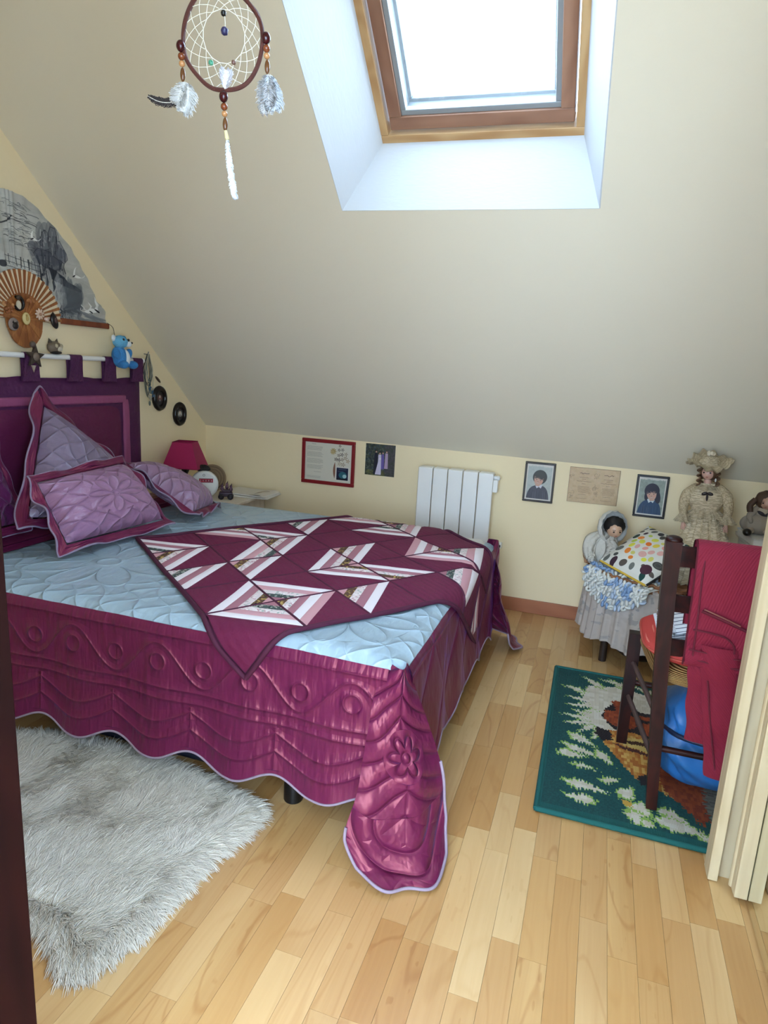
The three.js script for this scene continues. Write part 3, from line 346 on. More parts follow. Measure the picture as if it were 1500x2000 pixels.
    crane(180, 598, 1.7, 1); crane(148, 520, 1.1, -1); crane(62, 455, 0.9, -1); crane(168, 604, 1.2, 1);
    g.fillStyle = 'rgba(36,38,44,0.8)'; g.beginPath(); g.ellipse(...q(2, 525), 18, 14, 0, 0, 7); g.fill();
  });
  const uv = (z, y) => [(1.96 - z) / 1.08, (y - 1.45) / 0.49];
  const N = 44, P = (u, v) => { const o = curve.getPoint(u), c = V(o.x * 0.18, 1.455, 0), a = c.lerp(o, v), k = u * N; const zig = Math.abs((k % 2) - 1); return [0.012 + 0.008 * zig, a.y, ZC - a.x]; };
  mesh('painted_leaf', grid(N * 2, 12, P, (u, v) => { const p = P(u, v); return uv(p[2], p[1]); }), mat(0xffffff, 0.85, { map: tex }), t);
  const w = mat(0xffffff, 0.5, { map: woodMap([160, 84, 48], [112, 52, 28], 2, 2) });
  mesh('guard_stick', metres(box(0.016, 0.026, 0.54, 0.02, 1.447, ZC - 0.275, 0.004)), w, t); mesh('guard_stick', metres(box(0.016, 0.026, 0.54, 0.02, 1.447, ZC + 0.275, 0.004)), w, t);
}
// ---------- the small wooden fan in front ----------
{
  const t = thing('wooden_fan', 'small wooden fan with cream paper hung over the large fan', 'fan', [0.03, 1.437, 1.392]);
  const wd = mat(0xffffff, 0.45, { map: woodMap([178, 116, 62], [146, 86, 42], 2, 3) }), wd2 = mat(0xffffff, 0.45, { map: woodMap([166, 102, 54], [132, 74, 36], 2, 3) }), paper = mat(0xe6d2ae, 0.85);
  const wedge = (a0, a1, r0, r1, th) => { const p = []; for (let i = 0; i <= 4; i++) { const a = lerp(a0, a1, i / 4); p.push([-Math.cos(a) * r1, Math.sin(a) * r1]); } for (let i = 4; i >= 0; i--) { const a = lerp(a0, a1, i / 4); p.push([-Math.cos(a) * r0, Math.sin(a) * r0]); } return metres(extrude(p, th).rotateY(PI / 2), 4); };
  const K = 24, A0 = -0.02, A1 = PI + 0.02, st = (A1 - A0) / K;
  for (let i = 0; i < K; i++) { const a = A0 + i * st; mesh('paper_fold', wedge(a, a + st, 0.07, 0.197, 0.003), paper, t); mesh('slat', wedge(a + st * 0.28, a + st * 0.74, 0.012, 0.2, 0.004).translate(0.003, 0, 0), i % 2 ? wd : wd2, t); mesh('inner_slat', wedge(a, a + st, 0.012, 0.105, 0.004).translate(0.004 + (i % 2) * 0.0015, 0, 0), i % 2 ? wd : wd2, t); }
  for (let i = 0; i < 9; i++) { const a = PI + 0.02 + i * (PI - 0.04) / 9; mesh('lower_slat', wedge(a, a + (PI - 0.04) / 9, 0.008, 0.12, 0.005).applyMatrix4(M4().makeScale(1, 1, 0.78)).translate(0.002 + (i % 2) * 0.002, 0, 0), i % 2 ? wd : wd2, t); }
  mesh('pivot', bar([0, 0, 0], [0.014, 0, 0], 0.006), mat(0x8a6a30, 0.3, { metalness: 0.8 }), t);
}
// small ornaments pinned to the fan and the rod
const dkOrn = mat(0x3c332b, 0.55), ltOrn = mat(0xcfc2a8, 0.5), orn = (n, l, p, cat = 'ornament') => thing(n, l, cat, p, 0, 'ornaments on the fans and the rod');
function catBody(t, s, m, m2) { mesh('body', at(blob(20, 14, (d) => 1 + 0.1 * (vn(d.x * 4 + 3, d.y * 4 + d.z * 3) - 0.5)), 0, 0.5 * s, 0, 0, 0, 0, [0.34 * s, 0.5 * s, 0.52 * s]), m, t); mesh('head', at(blob(16, 12, () => 1), 0.12 * s, 0.92 * s, -0.18 * s, 0, 0, 0, [0.3 * s, 0.3 * s, 0.34 * s]), m2, t); for (const k of [-1, 1]) mesh('ear', at(new THREE.ConeGeometry(0.12 * s, 0.3 * s, 6), 0.1 * s, 1.22 * s, (-0.18 + 0.2 * k) * s, k * 0.2), m, t); }
{
  const moon = orn('crescent_cat_brooch', 'dark crescent shaped cat brooch on the wooden fan', [0.05, 1.497, 1.432]);
  mesh('crescent', tube(Array.from({ length: 14 }, (_, i) => { const a = -0.6 - i * 0.36; return [0, 0.026 * Math.sin(a), 0.024 * Math.cos(a)]; }), 0.0062, 50, 8), mat(0x17120f, 0.35), moon); mesh('cat_belly', ell(0.008, 0.019, 0.012, 0.002, -0.008, 0.002), ltOrn, moon); mesh('cat_head', ell(0.008, 0.009, 0.009, 0.003, 0.022, 0.004), dkOrn, moon);
  const med = orn('oval_medallion', 'pale yellow oval medallion at the pivot of the wooden fan', [0.05, 1.438, 1.398]);
  mesh('disc', at(new THREE.SphereGeometry(1, 24, 14), 0, 0, 0, 0, 0, 0, [0.006, 0.025, 0.02]), mat(0xd8c48a, 0.4), med); mesh('rim', at(new THREE.TorusGeometry(1, 0.08, 6, 32), 0, 0, 0, 0, PI / 2, 0, [0.02, 0.025, 0.02]), mat(0xb29450, 0.35, { metalness: 0.6 }), med); mesh('relief', [ell(0.004, 0.011, 0.007, 0.006, 0, 0), ell(0.004, 0.005, 0.005, 0.007, 0.012, 0.002)], mat(0xbfa25e, 0.45), med);
  const bun = orn('angel_brooch', 'small brown winged brooch on the wooden fan above the medallion', [0.05, 1.51, 1.37]);
  mesh('figure', [ell(0.005, 0.012, 0.006), ell(0.005, 0.006, 0.005, 0, 0.015, 0)], mat(0x9a5a2c, 0.5), bun); for (const k of [-1, 1]) mesh('wing', at(ell(0.003, 0.007, 0.012), 0, 0.004, k * 0.011, k * 0.5), mat(0xa86a38, 0.5), bun);
  const face = orn('cat_face_badge', 'round dark cat face badge at the lower edge of the wooden fan', [0.052, 1.41, 1.465]);
  mesh('disc', ell(0.008, 0.026, 0.026), mat(0x8a7a72, 0.5), face); mesh('cat_face', [ell(0.006, 0.014, 0.014, 0.007, -0.006, -0.002), at(new THREE.ConeGeometry(0.005, 0.012, 5), 0.008, 0.01, -0.01), at(new THREE.ConeGeometry(0.005, 0.012, 5), 0.008, 0.01, 0.008)], mat(0x231c1a, 0.5), face);
  const flo = orn('flower_brooch', 'pale pink flower brooch on the wooden fan', [0.052, 1.462, 1.328]);
  for (let i = 0; i < 9; i++) { const a = i * 2 * PI / 9; mesh('petal', at(ell(0.005, 0.012, 0.005), 0, Math.sin(a) * 0.013, Math.cos(a) * 0.013, -a + PI / 2), mat(0xd8b9a0, 0.6), flo); } mesh('centre', ell(0.006, 0.007, 0.007, 0.004), mat(0xb98a6a, 0.6), flo);
  const shell = orn('pink_shell', 'tiny pink shell stuck beside the flower brooch', [0.05, 1.445, 1.29]); mesh('shell_body', blob(16, 10, (d) => V(d.x * 0.006, d.y * 0.008 * (1 + 0.12 * Math.sin(d.z * 18)), d.z * 0.014)), mat(0xd9b7a8, 0.4), shell); mesh('shell_lip', ell(0.004, 0.005, 0.008, 0.004, -0.003, 0), mat(0xe6cdbf, 0.4), shell);
  const mask = orn('dark_mask', 'dark carved mask hanging on the brown guard stick', [0.045, 1.44, 1.243]);
  mesh('mask_body', at(blob(18, 14, (d) => V(d.x * 0.01, d.y * 0.033 * (1 - 0.15 * d.z), d.z * 0.019)), 0, 0, 0, 0.3), mat(0x1b1414, 0.4), mask); mesh('mask_face', ell(0.008, 0.014, 0.01, 0.006, 0.004, -0.002), mat(0x5a3a30, 0.5), mask); mesh('mask_crown', at(new THREE.ConeGeometry(0.012, 0.016, 6), 0, 0.033, 0.005), mat(0x1b1414, 0.4), mask);
  const bead = orn('bead_cluster', 'cluster of brown dried berries on the wooden fan at the picture edge', [0.05, 1.475, 1.493]); const br = rng(3); for (let i = 0; i < 16; i++) mesh('berry', ell(0.005 + br() * 0.003, 0.006, 0.006, br() * 0.01, (br() - 0.5) * 0.04, (br() - 0.5) * 0.05, 8), mat(i % 3 ? 0x9a5c34 : 0xc08a58, 0.5), bead);
  const c1 = orn('cat_figurine', 'grey and cream cat face figurine sitting on the white rod', [0.05, 1.299, 1.255], 'figurine');
  mesh('head', at(blob(22, 16, (d) => 1 + 0.05 * vn(d.x * 5 + 2, d.y * 5)), 0, 0.028, 0, 0, 0, 0, [0.022, 0.027, 0.036]), mat(0x6f6250, 0.5), c1); for (const k of [-1, 1]) mesh('ear', at(new THREE.ConeGeometry(0.011, 0.022, 5), 0, 0.058, k * 0.02 + 0.006, k * 0.35), mat(0x4b4034, 0.55), c1); mesh('muzzle', ell(0.012, 0.012, 0.016, 0.016, 0.022, -0.012), ltOrn, c1); for (const k of [-1, 1]) mesh('cheek', ell(0.009, 0.011, 0.009, 0.016, 0.034, -0.008 + k * 0.014), mat(0xb9aa8c, 0.5), c1); mesh('collar', ell(0.022, 0.008, 0.028, 0.004, 0.006, -0.004), mat(0x211a16, 0.5), c1);
  const st = orn('star_mask', 'dark metal star with a carved face hanging in front of the rod', [0.075, 1.283, 1.392], 'figurine');
  const sp5 = []; for (let i = 0; i < 10; i++) { const a = i * PI / 5 + 0.25, r = i % 2 ? 0.022 : 0.05; sp5.push([Math.cos(a) * r, Math.sin(a) * r]); } mesh('star', extrude(sp5, 0.008, 0.003).rotateY(PI / 2), mat(0x4c4038, 0.4, { metalness: 0.5 }), st); mesh('face', ell(0.012, 0.018, 0.017, 0.008), mat(0x7c6b5c, 0.4, { metalness: 0.3 }), st); mesh('top_bead', ell(0.012, 0.014, 0.014, 0.004, 0.05, 0.008), mat(0x5a4a40, 0.4), st); mesh('drop', at(new THREE.ConeGeometry(0.01, 0.03, 8), 0.006, -0.052, 0.012, PI), mat(0xa89a88, 0.45), st);
}
{ // blue bear sitting on the rod, hung by a cord
  const t = thing('teddy_bear', 'small blue and white plush bear sitting on the white rod', 'plush bear', [0.07, 1.243, 0.85]);
  const pb = heightTex(128, 128, (u, v) => vn(u * 64, v * 64, 64)); const bl = mat(0x3f8fd2, 0.9, { bumpMap: pb, bumpScale: 0.003, sheen: 0.6, sheenColor: new THREE.Color(0x8fc4ee) }), lb = mat(0x72bfe6, 0.9, { bumpMap: pb, bumpScale: 0.003 }), wh = mat(0xe8eef0, 0.9), bk = mat(0x101015, 0.3);
  mesh('body', at(blob(24, 18, (d) => 1 + 0.08 * d.y), 0, 0.055, 0.01, 0, 0, 0.1, [0.036, 0.055, 0.04]), bl, t);
  mesh('belly', at(blob(20, 14, () => 1), 0.012, 0.052, -0.012, 0, 0, 0, [0.028, 0.045, 0.026]), wh, t);
  mesh('head', at(blob(24, 18, (d) => 1 + 0.05 * d.x), 0.006, 0.132, 0.012, 0, 0, 0, [0.036, 0.032, 0.037]), lb, t);
  mesh('muzzle', ell(0.018, 0.016, 0.017, 0.03, 0.124, -0.018), wh, t); mesh('nose', ell(0.006, 0.005, 0.007, 0.042, 0.13, -0.03), bk, t);
  for (const k of [-1, 1]) { mesh('ear', ell(0.008, 0.016, 0.014, 0.0, 0.148, 0.012 + 0.038 * k), k < 0 ? lb : wh, t); mesh('eye', ell(0.006, 0.008, 0.007, 0.036, 0.142, 0.004 - 0.018 * k), bk, t); mesh('arm', at(ell(0.018, 0.03, 0.019), 0.018, 0.074, 0.01 + 0.042 * k, k * 0.5), bl, t); mesh('foot', at(ell(0.03, 0.02, 0.022), 0.032, 0.022, -0.012 + 0.034 * k), bl, t); }
  mesh('cord', tube([[-0.01, 0.16, 0.03], [-0.02, 0.2, 0.03], [-0.05, 0.22, 0.034]], 0.0012), bk, t);
}
{ // necklaces on a hook
  const t = thing('necklaces', 'bundle of beaded necklaces hanging from a hook beside the headboard', 'necklace', [0.018, 1.325, 0.585]);
  const r = rng(9), cs = [mat(0x2a2622, 0.35), mat(0x6f7a70, 0.35), mat(0xb8b09a, 0.35), mat(0x3b5f78, 0.3)];
  mesh('hook', tube([[-0.018, 0.0, 0], [0.006, 0, 0], [0.012, 0.012, 0]], 0.003), mat(0x9a9a98, 0.3, { metalness: 0.8 }), t);
  for (let i = 0; i < 8; i++) { const L = 0.13 + r() * 0.14, w = 0.012 + r() * 0.035, x = 0.004 + r() * 0.012, sh = (r() - 0.5) * 0.02; const pts = [[x, 0, -0.004], [x, -L * 0.55, -w * 0.8 + sh], [x, -L, sh], [x, -L * 0.55, w * 0.8 + sh], [x, 0, 0.004]]; mesh('strand', tube(pts, 0.0019, 36, 6), cs[i % 3], t); }
  for (let i = 0; i < 14; i++) mesh('bead', ell(0.006, 0.007, 0.006, 0.012 + r() * 0.01, -0.13 - r() * 0.1, (r() - 0.5) * 0.05, 8), cs[[3, 3, 1, 2][i % 4]], t);
  for (let i = 0; i < 3; i++) mesh('pendant', at(ell(0.004, 0.014, 0.008), 0.014, -0.2 - i * 0.032, -0.006 + i * 0.004), cs[i % 2 ? 2 : 1], t);
  mesh('bar_pendant', at(ell(0.005, 0.028, 0.008), 0.012, -0.135, -0.075, 0.9), mat(0x4d3a2c, 0.4), t);
}
for (const [y, z, face, l] of [[1.084, 0.472, [128, 84, 74], 'dark oval frame with a reddish portrait nearer the necklaces'], [0.988, 0.286, [176, 178, 172], 'dark oval frame with a pale grey portrait nearer the corner']]) {
  const t = thing('oval_portrait', l, 'picture frame', [0.004, y, z]), s = [1, 0.062, 0.05];
  mesh('frame', at(new THREE.TorusGeometry(1, 0.3, 8, 40), 0.006, 0, 0, 0, PI / 2, 0, [0.046, 0.055, 0.05]), mat(0x171312, 0.3), t);
  const tx = canvasTex(128, 160, (g) => { g.fillStyle = '#2a2422'; g.fillRect(0, 0, 128, 160); g.fillStyle = `rgb(${face})`; g.beginPath(); g.ellipse(64, 84, 34, 52, 0, 0, 7); g.fill(); g.fillStyle = '#241e1c'; g.beginPath(); g.ellipse(64, 52, 20, 18, 0, 0, 7); g.fill(); g.fillStyle = '#d9c0ae'; g.beginPath(); g.ellipse(64, 62, 13, 17, 0, 0, 7); g.fill(); g.fillStyle = '#3a3436'; g.beginPath(); g.ellipse(64, 116, 26, 30, 0, 0, 7); g.fill(); g.fillStyle = '#cfc8c0'; g.fillRect(59, 88, 10, 22); });
  mesh('portrait', at(new THREE.CircleGeometry(1, 32), 0.008, 0, 0, 0, PI / 2, 0, [0.036, 0.043, 1]), mat(0xffffff, 0.4, { map: tx }), t);
  mesh('back_plate', at(new THREE.CylinderGeometry(1, 1, 1, 32), 0.002, 0, 0, 0, 0, PI / 2, [0.05, 0.005, 0.045]), mat(0x1a1512, 0.6), t);
}
// ---------- nightstand and what stands on it ----------
{
  const t = thing('nightstand', 'pale low nightstand in the corner behind the bed', 'nightstand', [0.262, 0.03, 0.245]); const pm = mat(0xffffff, 0.55, { map: woodMap([226, 214, 196], [206, 190, 168], 2, 1) });
  mesh('top', metres(box(0.5, 0.018, 0.44, 0, 0.49, 0, 0.005)), pm, t); mesh('body', metres(box(0.4, 0.42, 0.37, 0, 0.271, -0.005, 0.004)), pm, t);
  const d = mesh('drawer', metres(box(0.36, 0.13, 0.016, 0, 0.4, 0.186, 0.004)), pm, t); mesh('knob', ell(0.014, 0.014, 0.014, 0, 0.4, 0.203), mat(0x8a6a44, 0.4), d);
  for (const x of [-0.17, 0.17]) for (const z of [-0.16, 0.15]) mesh('leg', box(0.03, 0.09, 0.03, x, 0.015, z), pm, t);
}
{
  const t = thing('bedside_lamp', 'magenta table lamp with square shade on crossed dark legs', 'lamp', [0.137, 0.529, 0.415], 0.3);
  const bk = mat(0x1d1614, 0.4), shade = mat(0xb01c55, 0.8, { transmission: 0.12, thickness: 0 });
  mesh('base', [box(0.1, 0.014, 0.1, 0, 0.007, 0, 0.004)], bk, t);
  for (let k = 0; k < 3; k++) { const a = k * 2 * PI / 3 + 0.3; mesh('leg', taper([[0.045 * Math.cos(a), 0.012, 0.045 * Math.sin(a)], [0.012 * Math.cos(a + 0.6), 0.07, 0.012 * Math.sin(a + 0.6)], [0.008 * Math.cos(a + 2), 0.11, 0.008 * Math.sin(a + 2)], [0.024 * Math.cos(a + PI), 0.165, 0.024 * Math.sin(a + PI)]], [0.004, 0.006, 0.0075, 0.006], 8, 16), bk, t); }
  mesh('socket', bar([0, 0.12, 0], [0, 0.19, 0], 0.013, 0.011), bk, t); mesh('bulb', ell(0.022, 0.03, 0.022, 0, 0.22, 0), mat(0xf2efe6, 0.3), t);
  const q = (h, y) => [[-h, y, -h], [h, y, -h], [h, y, h], [-h, y, h]], lo = q(0.103, 0.17), hi = q(0.056, 0.315); const P = [], idx = []; for (let k = 0; k < 4; k++) { const a = lo[k], b = lo[(k + 1) % 4], c = hi[(k + 1) % 4], d = hi[k]; P.push(...a, ...c, ...b, ...a, ...d, ...c); } const g = new THREE.BufferGeometry(); g.setAttribute('position', new THREE.Float32BufferAttribute(P, 3)); g.setAttribute('uv', new THREE.Float32BufferAttribute(new Array(P.length / 3 * 2).fill(0), 2)); g.computeVertexNormals();
  const ls = mesh('lamp_shade', g, shade, t); for (const [ring, r] of [[lo, 0.0022], [hi, 0.0022]]) mesh('shade_rim', ring.map((p, k) => bar(p, ring[(k + 1) % 4], r, r, 6)), mat(0x8e1543, 0.8), ls);
}
{
  const t = thing('round_tin', 'white round tin with a red label standing on edge on the nightstand', 'tin', [0.268, 0.609, 0.42], 0.55); const wm = mat(0xece9e2, 0.4);
  mesh('body', at(lathe([[0.001, -0.022], [0.072, -0.022], [0.079, -0.016], [0.0795, 0.012], [0.074, 0.02], [0.066, 0.021], [0.062, 0.018], [0.001, 0.018]], 48), 0, 0, 0, PI / 2), wm, t);
  const tx = canvasTex(256, 64, (g) => { g.fillStyle = '#c8203a'; g.fillRect(0, 8, 256, 48); g.fillStyle = '#3a0d16'; const r = rng(4); for (let i = 0; i < 9; i++) g.fillRect(10 + i * 27, 16 + r() * 8, 14 + r() * 6, 20 + r() * 10); g.fillStyle = '#f0cfd2'; for (let i = 0; i < 5; i++) g.fillRect(24 + i * 50, 20, 6, 26); });
  mesh('label', at(new THREE.PlaneGeometry(0.078, 0.024), 0.01, 0.024, 0.0188), mat(0xffffff, 0.5, { map: tx }), t);
  mesh('emblem', at(new THREE.TorusGeometry(0.006, 0.0012, 6, 16), -0.002, 0.055, 0.0188), mat(0x8e8a84, 0.5), t); mesh('groove', at(new THREE.TorusGeometry(0.034, 0.0012, 6, 40, 2.6), 0.014, -0.014, 0.0185, 0, 0, 2.9), mat(0xc9c5bc, 0.5), t);
}
{
  const t = thing('wicker_disc', 'round brown wicker lid leaning behind the white tin', 'basket lid', [0.262, 0.632, 0.33], 0.5);
  for (let i = 0; i < 9; i++) mesh('coil', new THREE.TorusGeometry(0.01 + i * 0.0082, 0.0052, 6, 36).rotateX(-0.15), mat(i % 2 ? 0x7a6248 : 0x8d7355, 0.8), t);
  const b = thing('hair_scrunchie', 'black gathered hair band on top of the white tin', 'hair band', [0.255, 0.697, 0.412], 0.5);
  mesh('gathered_band', blob(40, 20, (d) => { const a = Math.atan2(d.z, d.x); return V(d.x * 0.038 * (1 + 0.12 * Math.sin(a * 9)), d.y * 0.019 * (1 + 0.3 * Math.sin(a * 7 + d.x * 3)), d.z * 0.024 * (1 + 0.1 * Math.sin(a * 11))); }), mat(0x14100f, 0.7), b); mesh('bow', [ell(0.014, 0.009, 0.009, -0.028, 0.008, 0.006), ell(0.014, 0.009, 0.009, 0.022, 0.01, 0.008)], mat(0x14100f, 0.7), b);
}
{
  const t = thing('toy_cart', 'tiny dark purple toy cart carrying figures on the nightstand', 'figurine', [0.392, 0.529, 0.39], 0.5); const m = mat(0x35192a, 0.4), m2 = mat(0x5c3c50, 0.45), m3 = mat(0x1c0f16, 0.4);
  mesh('body', [box(0.075, 0.028, 0.04, 0, 0.03, 0, 0.006), box(0.05, 0.016, 0.036, 0.004, 0.05, 0, 0.005)], m, t);
  for (const x of [-0.026, 0.026]) for (const z of [-0.02, 0.02]) mesh('wheel', [at(new THREE.TorusGeometry(0.012, 0.005, 8, 18), x, 0.017, z), at(new THREE.CylinderGeometry(0.008, 0.008, 0.006, 12), x, 0.017, z, PI / 2)], m3, t);
  for (const [x, h] of [[-0.022, 0.078], [0.006, 0.088], [0.028, 0.074]]) { mesh('figure', [ell(0.01, 0.014, 0.01, x, h - 0.016, 0), ell(0.008, 0.008, 0.008, x, h, 0)], m2, t); mesh('hat', at(new THREE.ConeGeometry(0.006, 0.018, 6), x + 0.003, h + 0.012, 0, 0, 0, -0.3), m, t); }
}
{
  const tx = canvasTex(256, 192, (g) => { g.fillStyle = '#ddd5cb'; g.fillRect(0, 0, 256, 192); g.fillStyle = '#8a7d6e'; g.beginPath(); g.ellipse(150, 90, 50, 40, 0.3, 0, 7); g.fill(); g.fillStyle = '#b7a998'; g.beginPath(); g.ellipse(190, 130, 36, 26, 0, 0, 7); g.fill(); g.fillStyle = '#e9e3dc'; g.fillRect(0, 0, 84, 192); g.fillStyle = '#9d9388'; for (let i = 0; i < 6; i++) g.fillRect(100, 20 + i * 8, 60, 2); });
  const pm = mat(0xe6e0d6, 0.8);
  for (const [i, l, a, dx, dz] of [[0, 'lower magazine hanging over the nightstand edge', 0.06, 0.02, 0], [1, 'upper open magazine with a brown picture on the nightstand', -0.05, 0.0, -0.02]]) { const t = thing('magazine', l, 'magazine', [0.43 + dx, 0.53 + i * 0.009, 0.2 + dz], a); mesh('pages', grid(12, 6, (u, v) => [lerp(-0.15, 0.15, u), 0.0035 + 0.01 * sstep(0.55, 0.9, u) * (1 - sstep(0.9, 1, u) * 0.8), lerp(-0.1, 0.1, v)]), i ? mat(0xffffff, 0.5, { map: tx }) : pm, t); mesh('page_block', box(0.3, 0.006, 0.2, 0, 0.0035, 0, 0.002), pm, t); }
}
// ---------- things on the back wall ----------
function wallFrame(name, label, x0, x1, y0, y1, fw, fm, tex, depth = 0.016) {
  const t = thing(name, label, 'picture frame', [(x0 + x1) / 2, (y0 + y1) / 2, 0.001]); const w = x1 - x0, h = y1 - y0;
  for (const [bw, bh, x, y] of [[w, fw, 0, h / 2 - fw / 2], [w, fw, 0, -h / 2 + fw / 2], [fw, h - 2 * fw, -w / 2 + fw / 2, 0], [fw, h - 2 * fw, w / 2 - fw / 2, 0]]) mesh('frame_side', metres(box(bw, bh, depth, x, y, depth / 2, 0.003), 4), fm, t);
  mesh('picture', new THREE.PlaneGeometry(w - 2 * fw + 0.002, h - 2 * fw + 0.002).translate(0, 0, 0.007), mat(0xffffff, 0.5, { map: tex }), t);
  mesh('backing', box(w - 0.01, h - 0.01, 0.004, 0, 0, 0.003, 0), mat(0x7c6a52, 0.9), t);
  return t;
}
const scribble = (g, x, y, w, h, col, r) => { g.strokeStyle = col; g.lineWidth = h * 0.35; g.beginPath(); g.moveTo(x, y); let k = x; while (k < x + w) { k += h * 0.6; g.lineTo(k, y + (r() - 0.5) * h); } g.stroke(); };
wallFrame('poem_frame', 'red framed sheet of small text with pressed flowers', 0.69, 1.036, 0.609, 0.883, 0.021, mat(0x8a0d16, 0.5), canvasTex(512, 400, (g) => {
  g.fillStyle = '#ded7c4'; g.fillRect(0, 0, 512, 400); const r = rng(12); scribble(g, 70, 20, 44, 6, '#6b6658', r); let y = 46; for (const n of [5, 6, 6, 5]) { for (let i = 0; i < n; i++) { scribble(g, 18 + r() * 6, y, 150 + r() * 30, 4, 'rgba(120,115,100,0.85)', r); y += 9; } y += 14; } scribble(g, 100, y + 10, 80, 4, '#77715f', r); for (let i = 0; i < 3; i++) scribble(g, 26, 356 + i * 9, 150, 4, 'rgba(120,115,100,0.8)', r);
  const fl = (x, y2, s, c, n) => { g.fillStyle = c; for (let i = 0; i < n; i++) { const a = i * 2 * PI / n; g.beginPath(); g.ellipse(x + Math.cos(a) * s, y2 + Math.sin(a) * s, s * 0.75, s * 0.3, a, 0, 7); g.fill(); } };
  fl(310, 80, 20, '#b49a63', 9); fl(302, 92, 14, '#c6ad78', 7); for (const [x, y2, s, c] of [[380, 20, 10, '#6b5a48'], [372, 62, 11, '#5d4b3c'], [410, 58, 11, '#54463a'], [370, 118, 11, '#5a4738'], [404, 108, 13, '#50433a'], [448, 100, 12, '#9a8468'], [444, 140, 14, '#a08a6c'], [340, 160, 12, '#4b382c'], [372, 164, 13, '#46352b'], [410, 158, 12, '#8d765c'], [470, 170, 13, '#b08e62'], [380, 205, 14, '#b7a184'], [420, 210, 15, '#a08a70']]) fl(x, y2, s, c, 5);
  g.fillStyle = '#8c5f48'; g.beginPath(); g.moveTo(332, 190); g.quadraticCurveTo(296, 270, 330, 362); g.quadraticCurveTo(344, 300, 332, 190); g.fill();
  g.fillStyle = '#e8e4dc'; g.fillRect(344, 238, 142, 140); g.fillStyle = '#141c3c'; g.fillRect(352, 244, 126, 128); g.fillStyle = '#2c6a78'; g.beginPath(); g.ellipse(420, 320, 44, 36, 0, 0, 7); g.fill(); g.fillStyle = '#a8d0d0'; g.beginPath(); g.ellipse(440, 330, 22, 20, 0, 0, 7); g.fill(); g.fillStyle = '#0a0d18'; g.fillRect(352, 354, 126, 18); scribble(g, 376, 260, 80, 5, '#8fa3c4', r); scribble(g, 364, 282, 62, 5, '#6f86b0', r);
}));
{ // unframed photograph of a group in a garden
  const t = thing('photo_print', 'unframed photo of a wedding group in a garden next to the red frame', 'photo', [1.192, 0.79, 0.001]);
  const tx = canvasTex(256, 256, (g) => { const r = rng(31); g.fillStyle = '#3e443a'; g.fillRect(0, 0, 256, 256); for (let i = 0; i < 700; i++) { const x = r() * 256, y = r() * 256; g.fillStyle = x > 170 ? ['#4e4a52', '#5a545a', '#464048'][i % 3] : y > 215 ? ['#6f7040', '#585a30', '#7e8048'][i % 3] : ['#2a3440', '#4c5640', '#1e2624', '#6a7468', '#3a4a5c'][i % 5]; g.globalAlpha = 0.6; g.beginPath(); g.ellipse(x, y, 3 + r() * 9, 2 + r() * 6, r() * 3, 0, 7); g.fill(); } g.globalAlpha = 1;
    const fig = (x, y, w, h, c, hair) => { g.fillStyle = c; g.beginPath(); g.moveTo(x - w * 0.4, y); g.lineTo(x + w * 0.4, y); g.lineTo(x + w * 0.55, y + h); g.lineTo(x - w * 0.55, y + h); g.fill(); g.fillStyle = hair; g.beginPath(); g.arc(x, y - 12, 10, 0, 7); g.fill(); g.fillStyle = '#caa08c'; g.beginPath(); g.arc(x + 1, y - 9, 7, 0, 7); g.fill(); };
    fig(92, 72, 34, 175, '#1a1c30', '#1c1410'); fig(150, 80, 26, 120, '#6a5aa0', '#3a2a20'); fig(182, 70, 28, 125, '#b9a0b8', '#4a362a'); fig(124, 84, 30, 160, '#cfc6da', '#2a1a14'); g.fillStyle = '#d4cade'; g.beginPath(); g.moveTo(112, 140); g.lineTo(136, 140); g.lineTo(140, 248); g.lineTo(88, 248); g.fill(); g.fillStyle = '#e7dfe4'; g.beginPath(); g.arc(128, 118, 9, 0, 7); g.fill(); });
  mesh('paper', box(0.184, 0.187, 0.0012, 0, 0, 0, 0), mat(0xe6e2da, 0.6), t); mesh('print', new THREE.PlaneGeometry(0.184, 0.187).translate(0, 0, 0.001), mat(0xffffff, 0.35, { map: tx }), t);
}
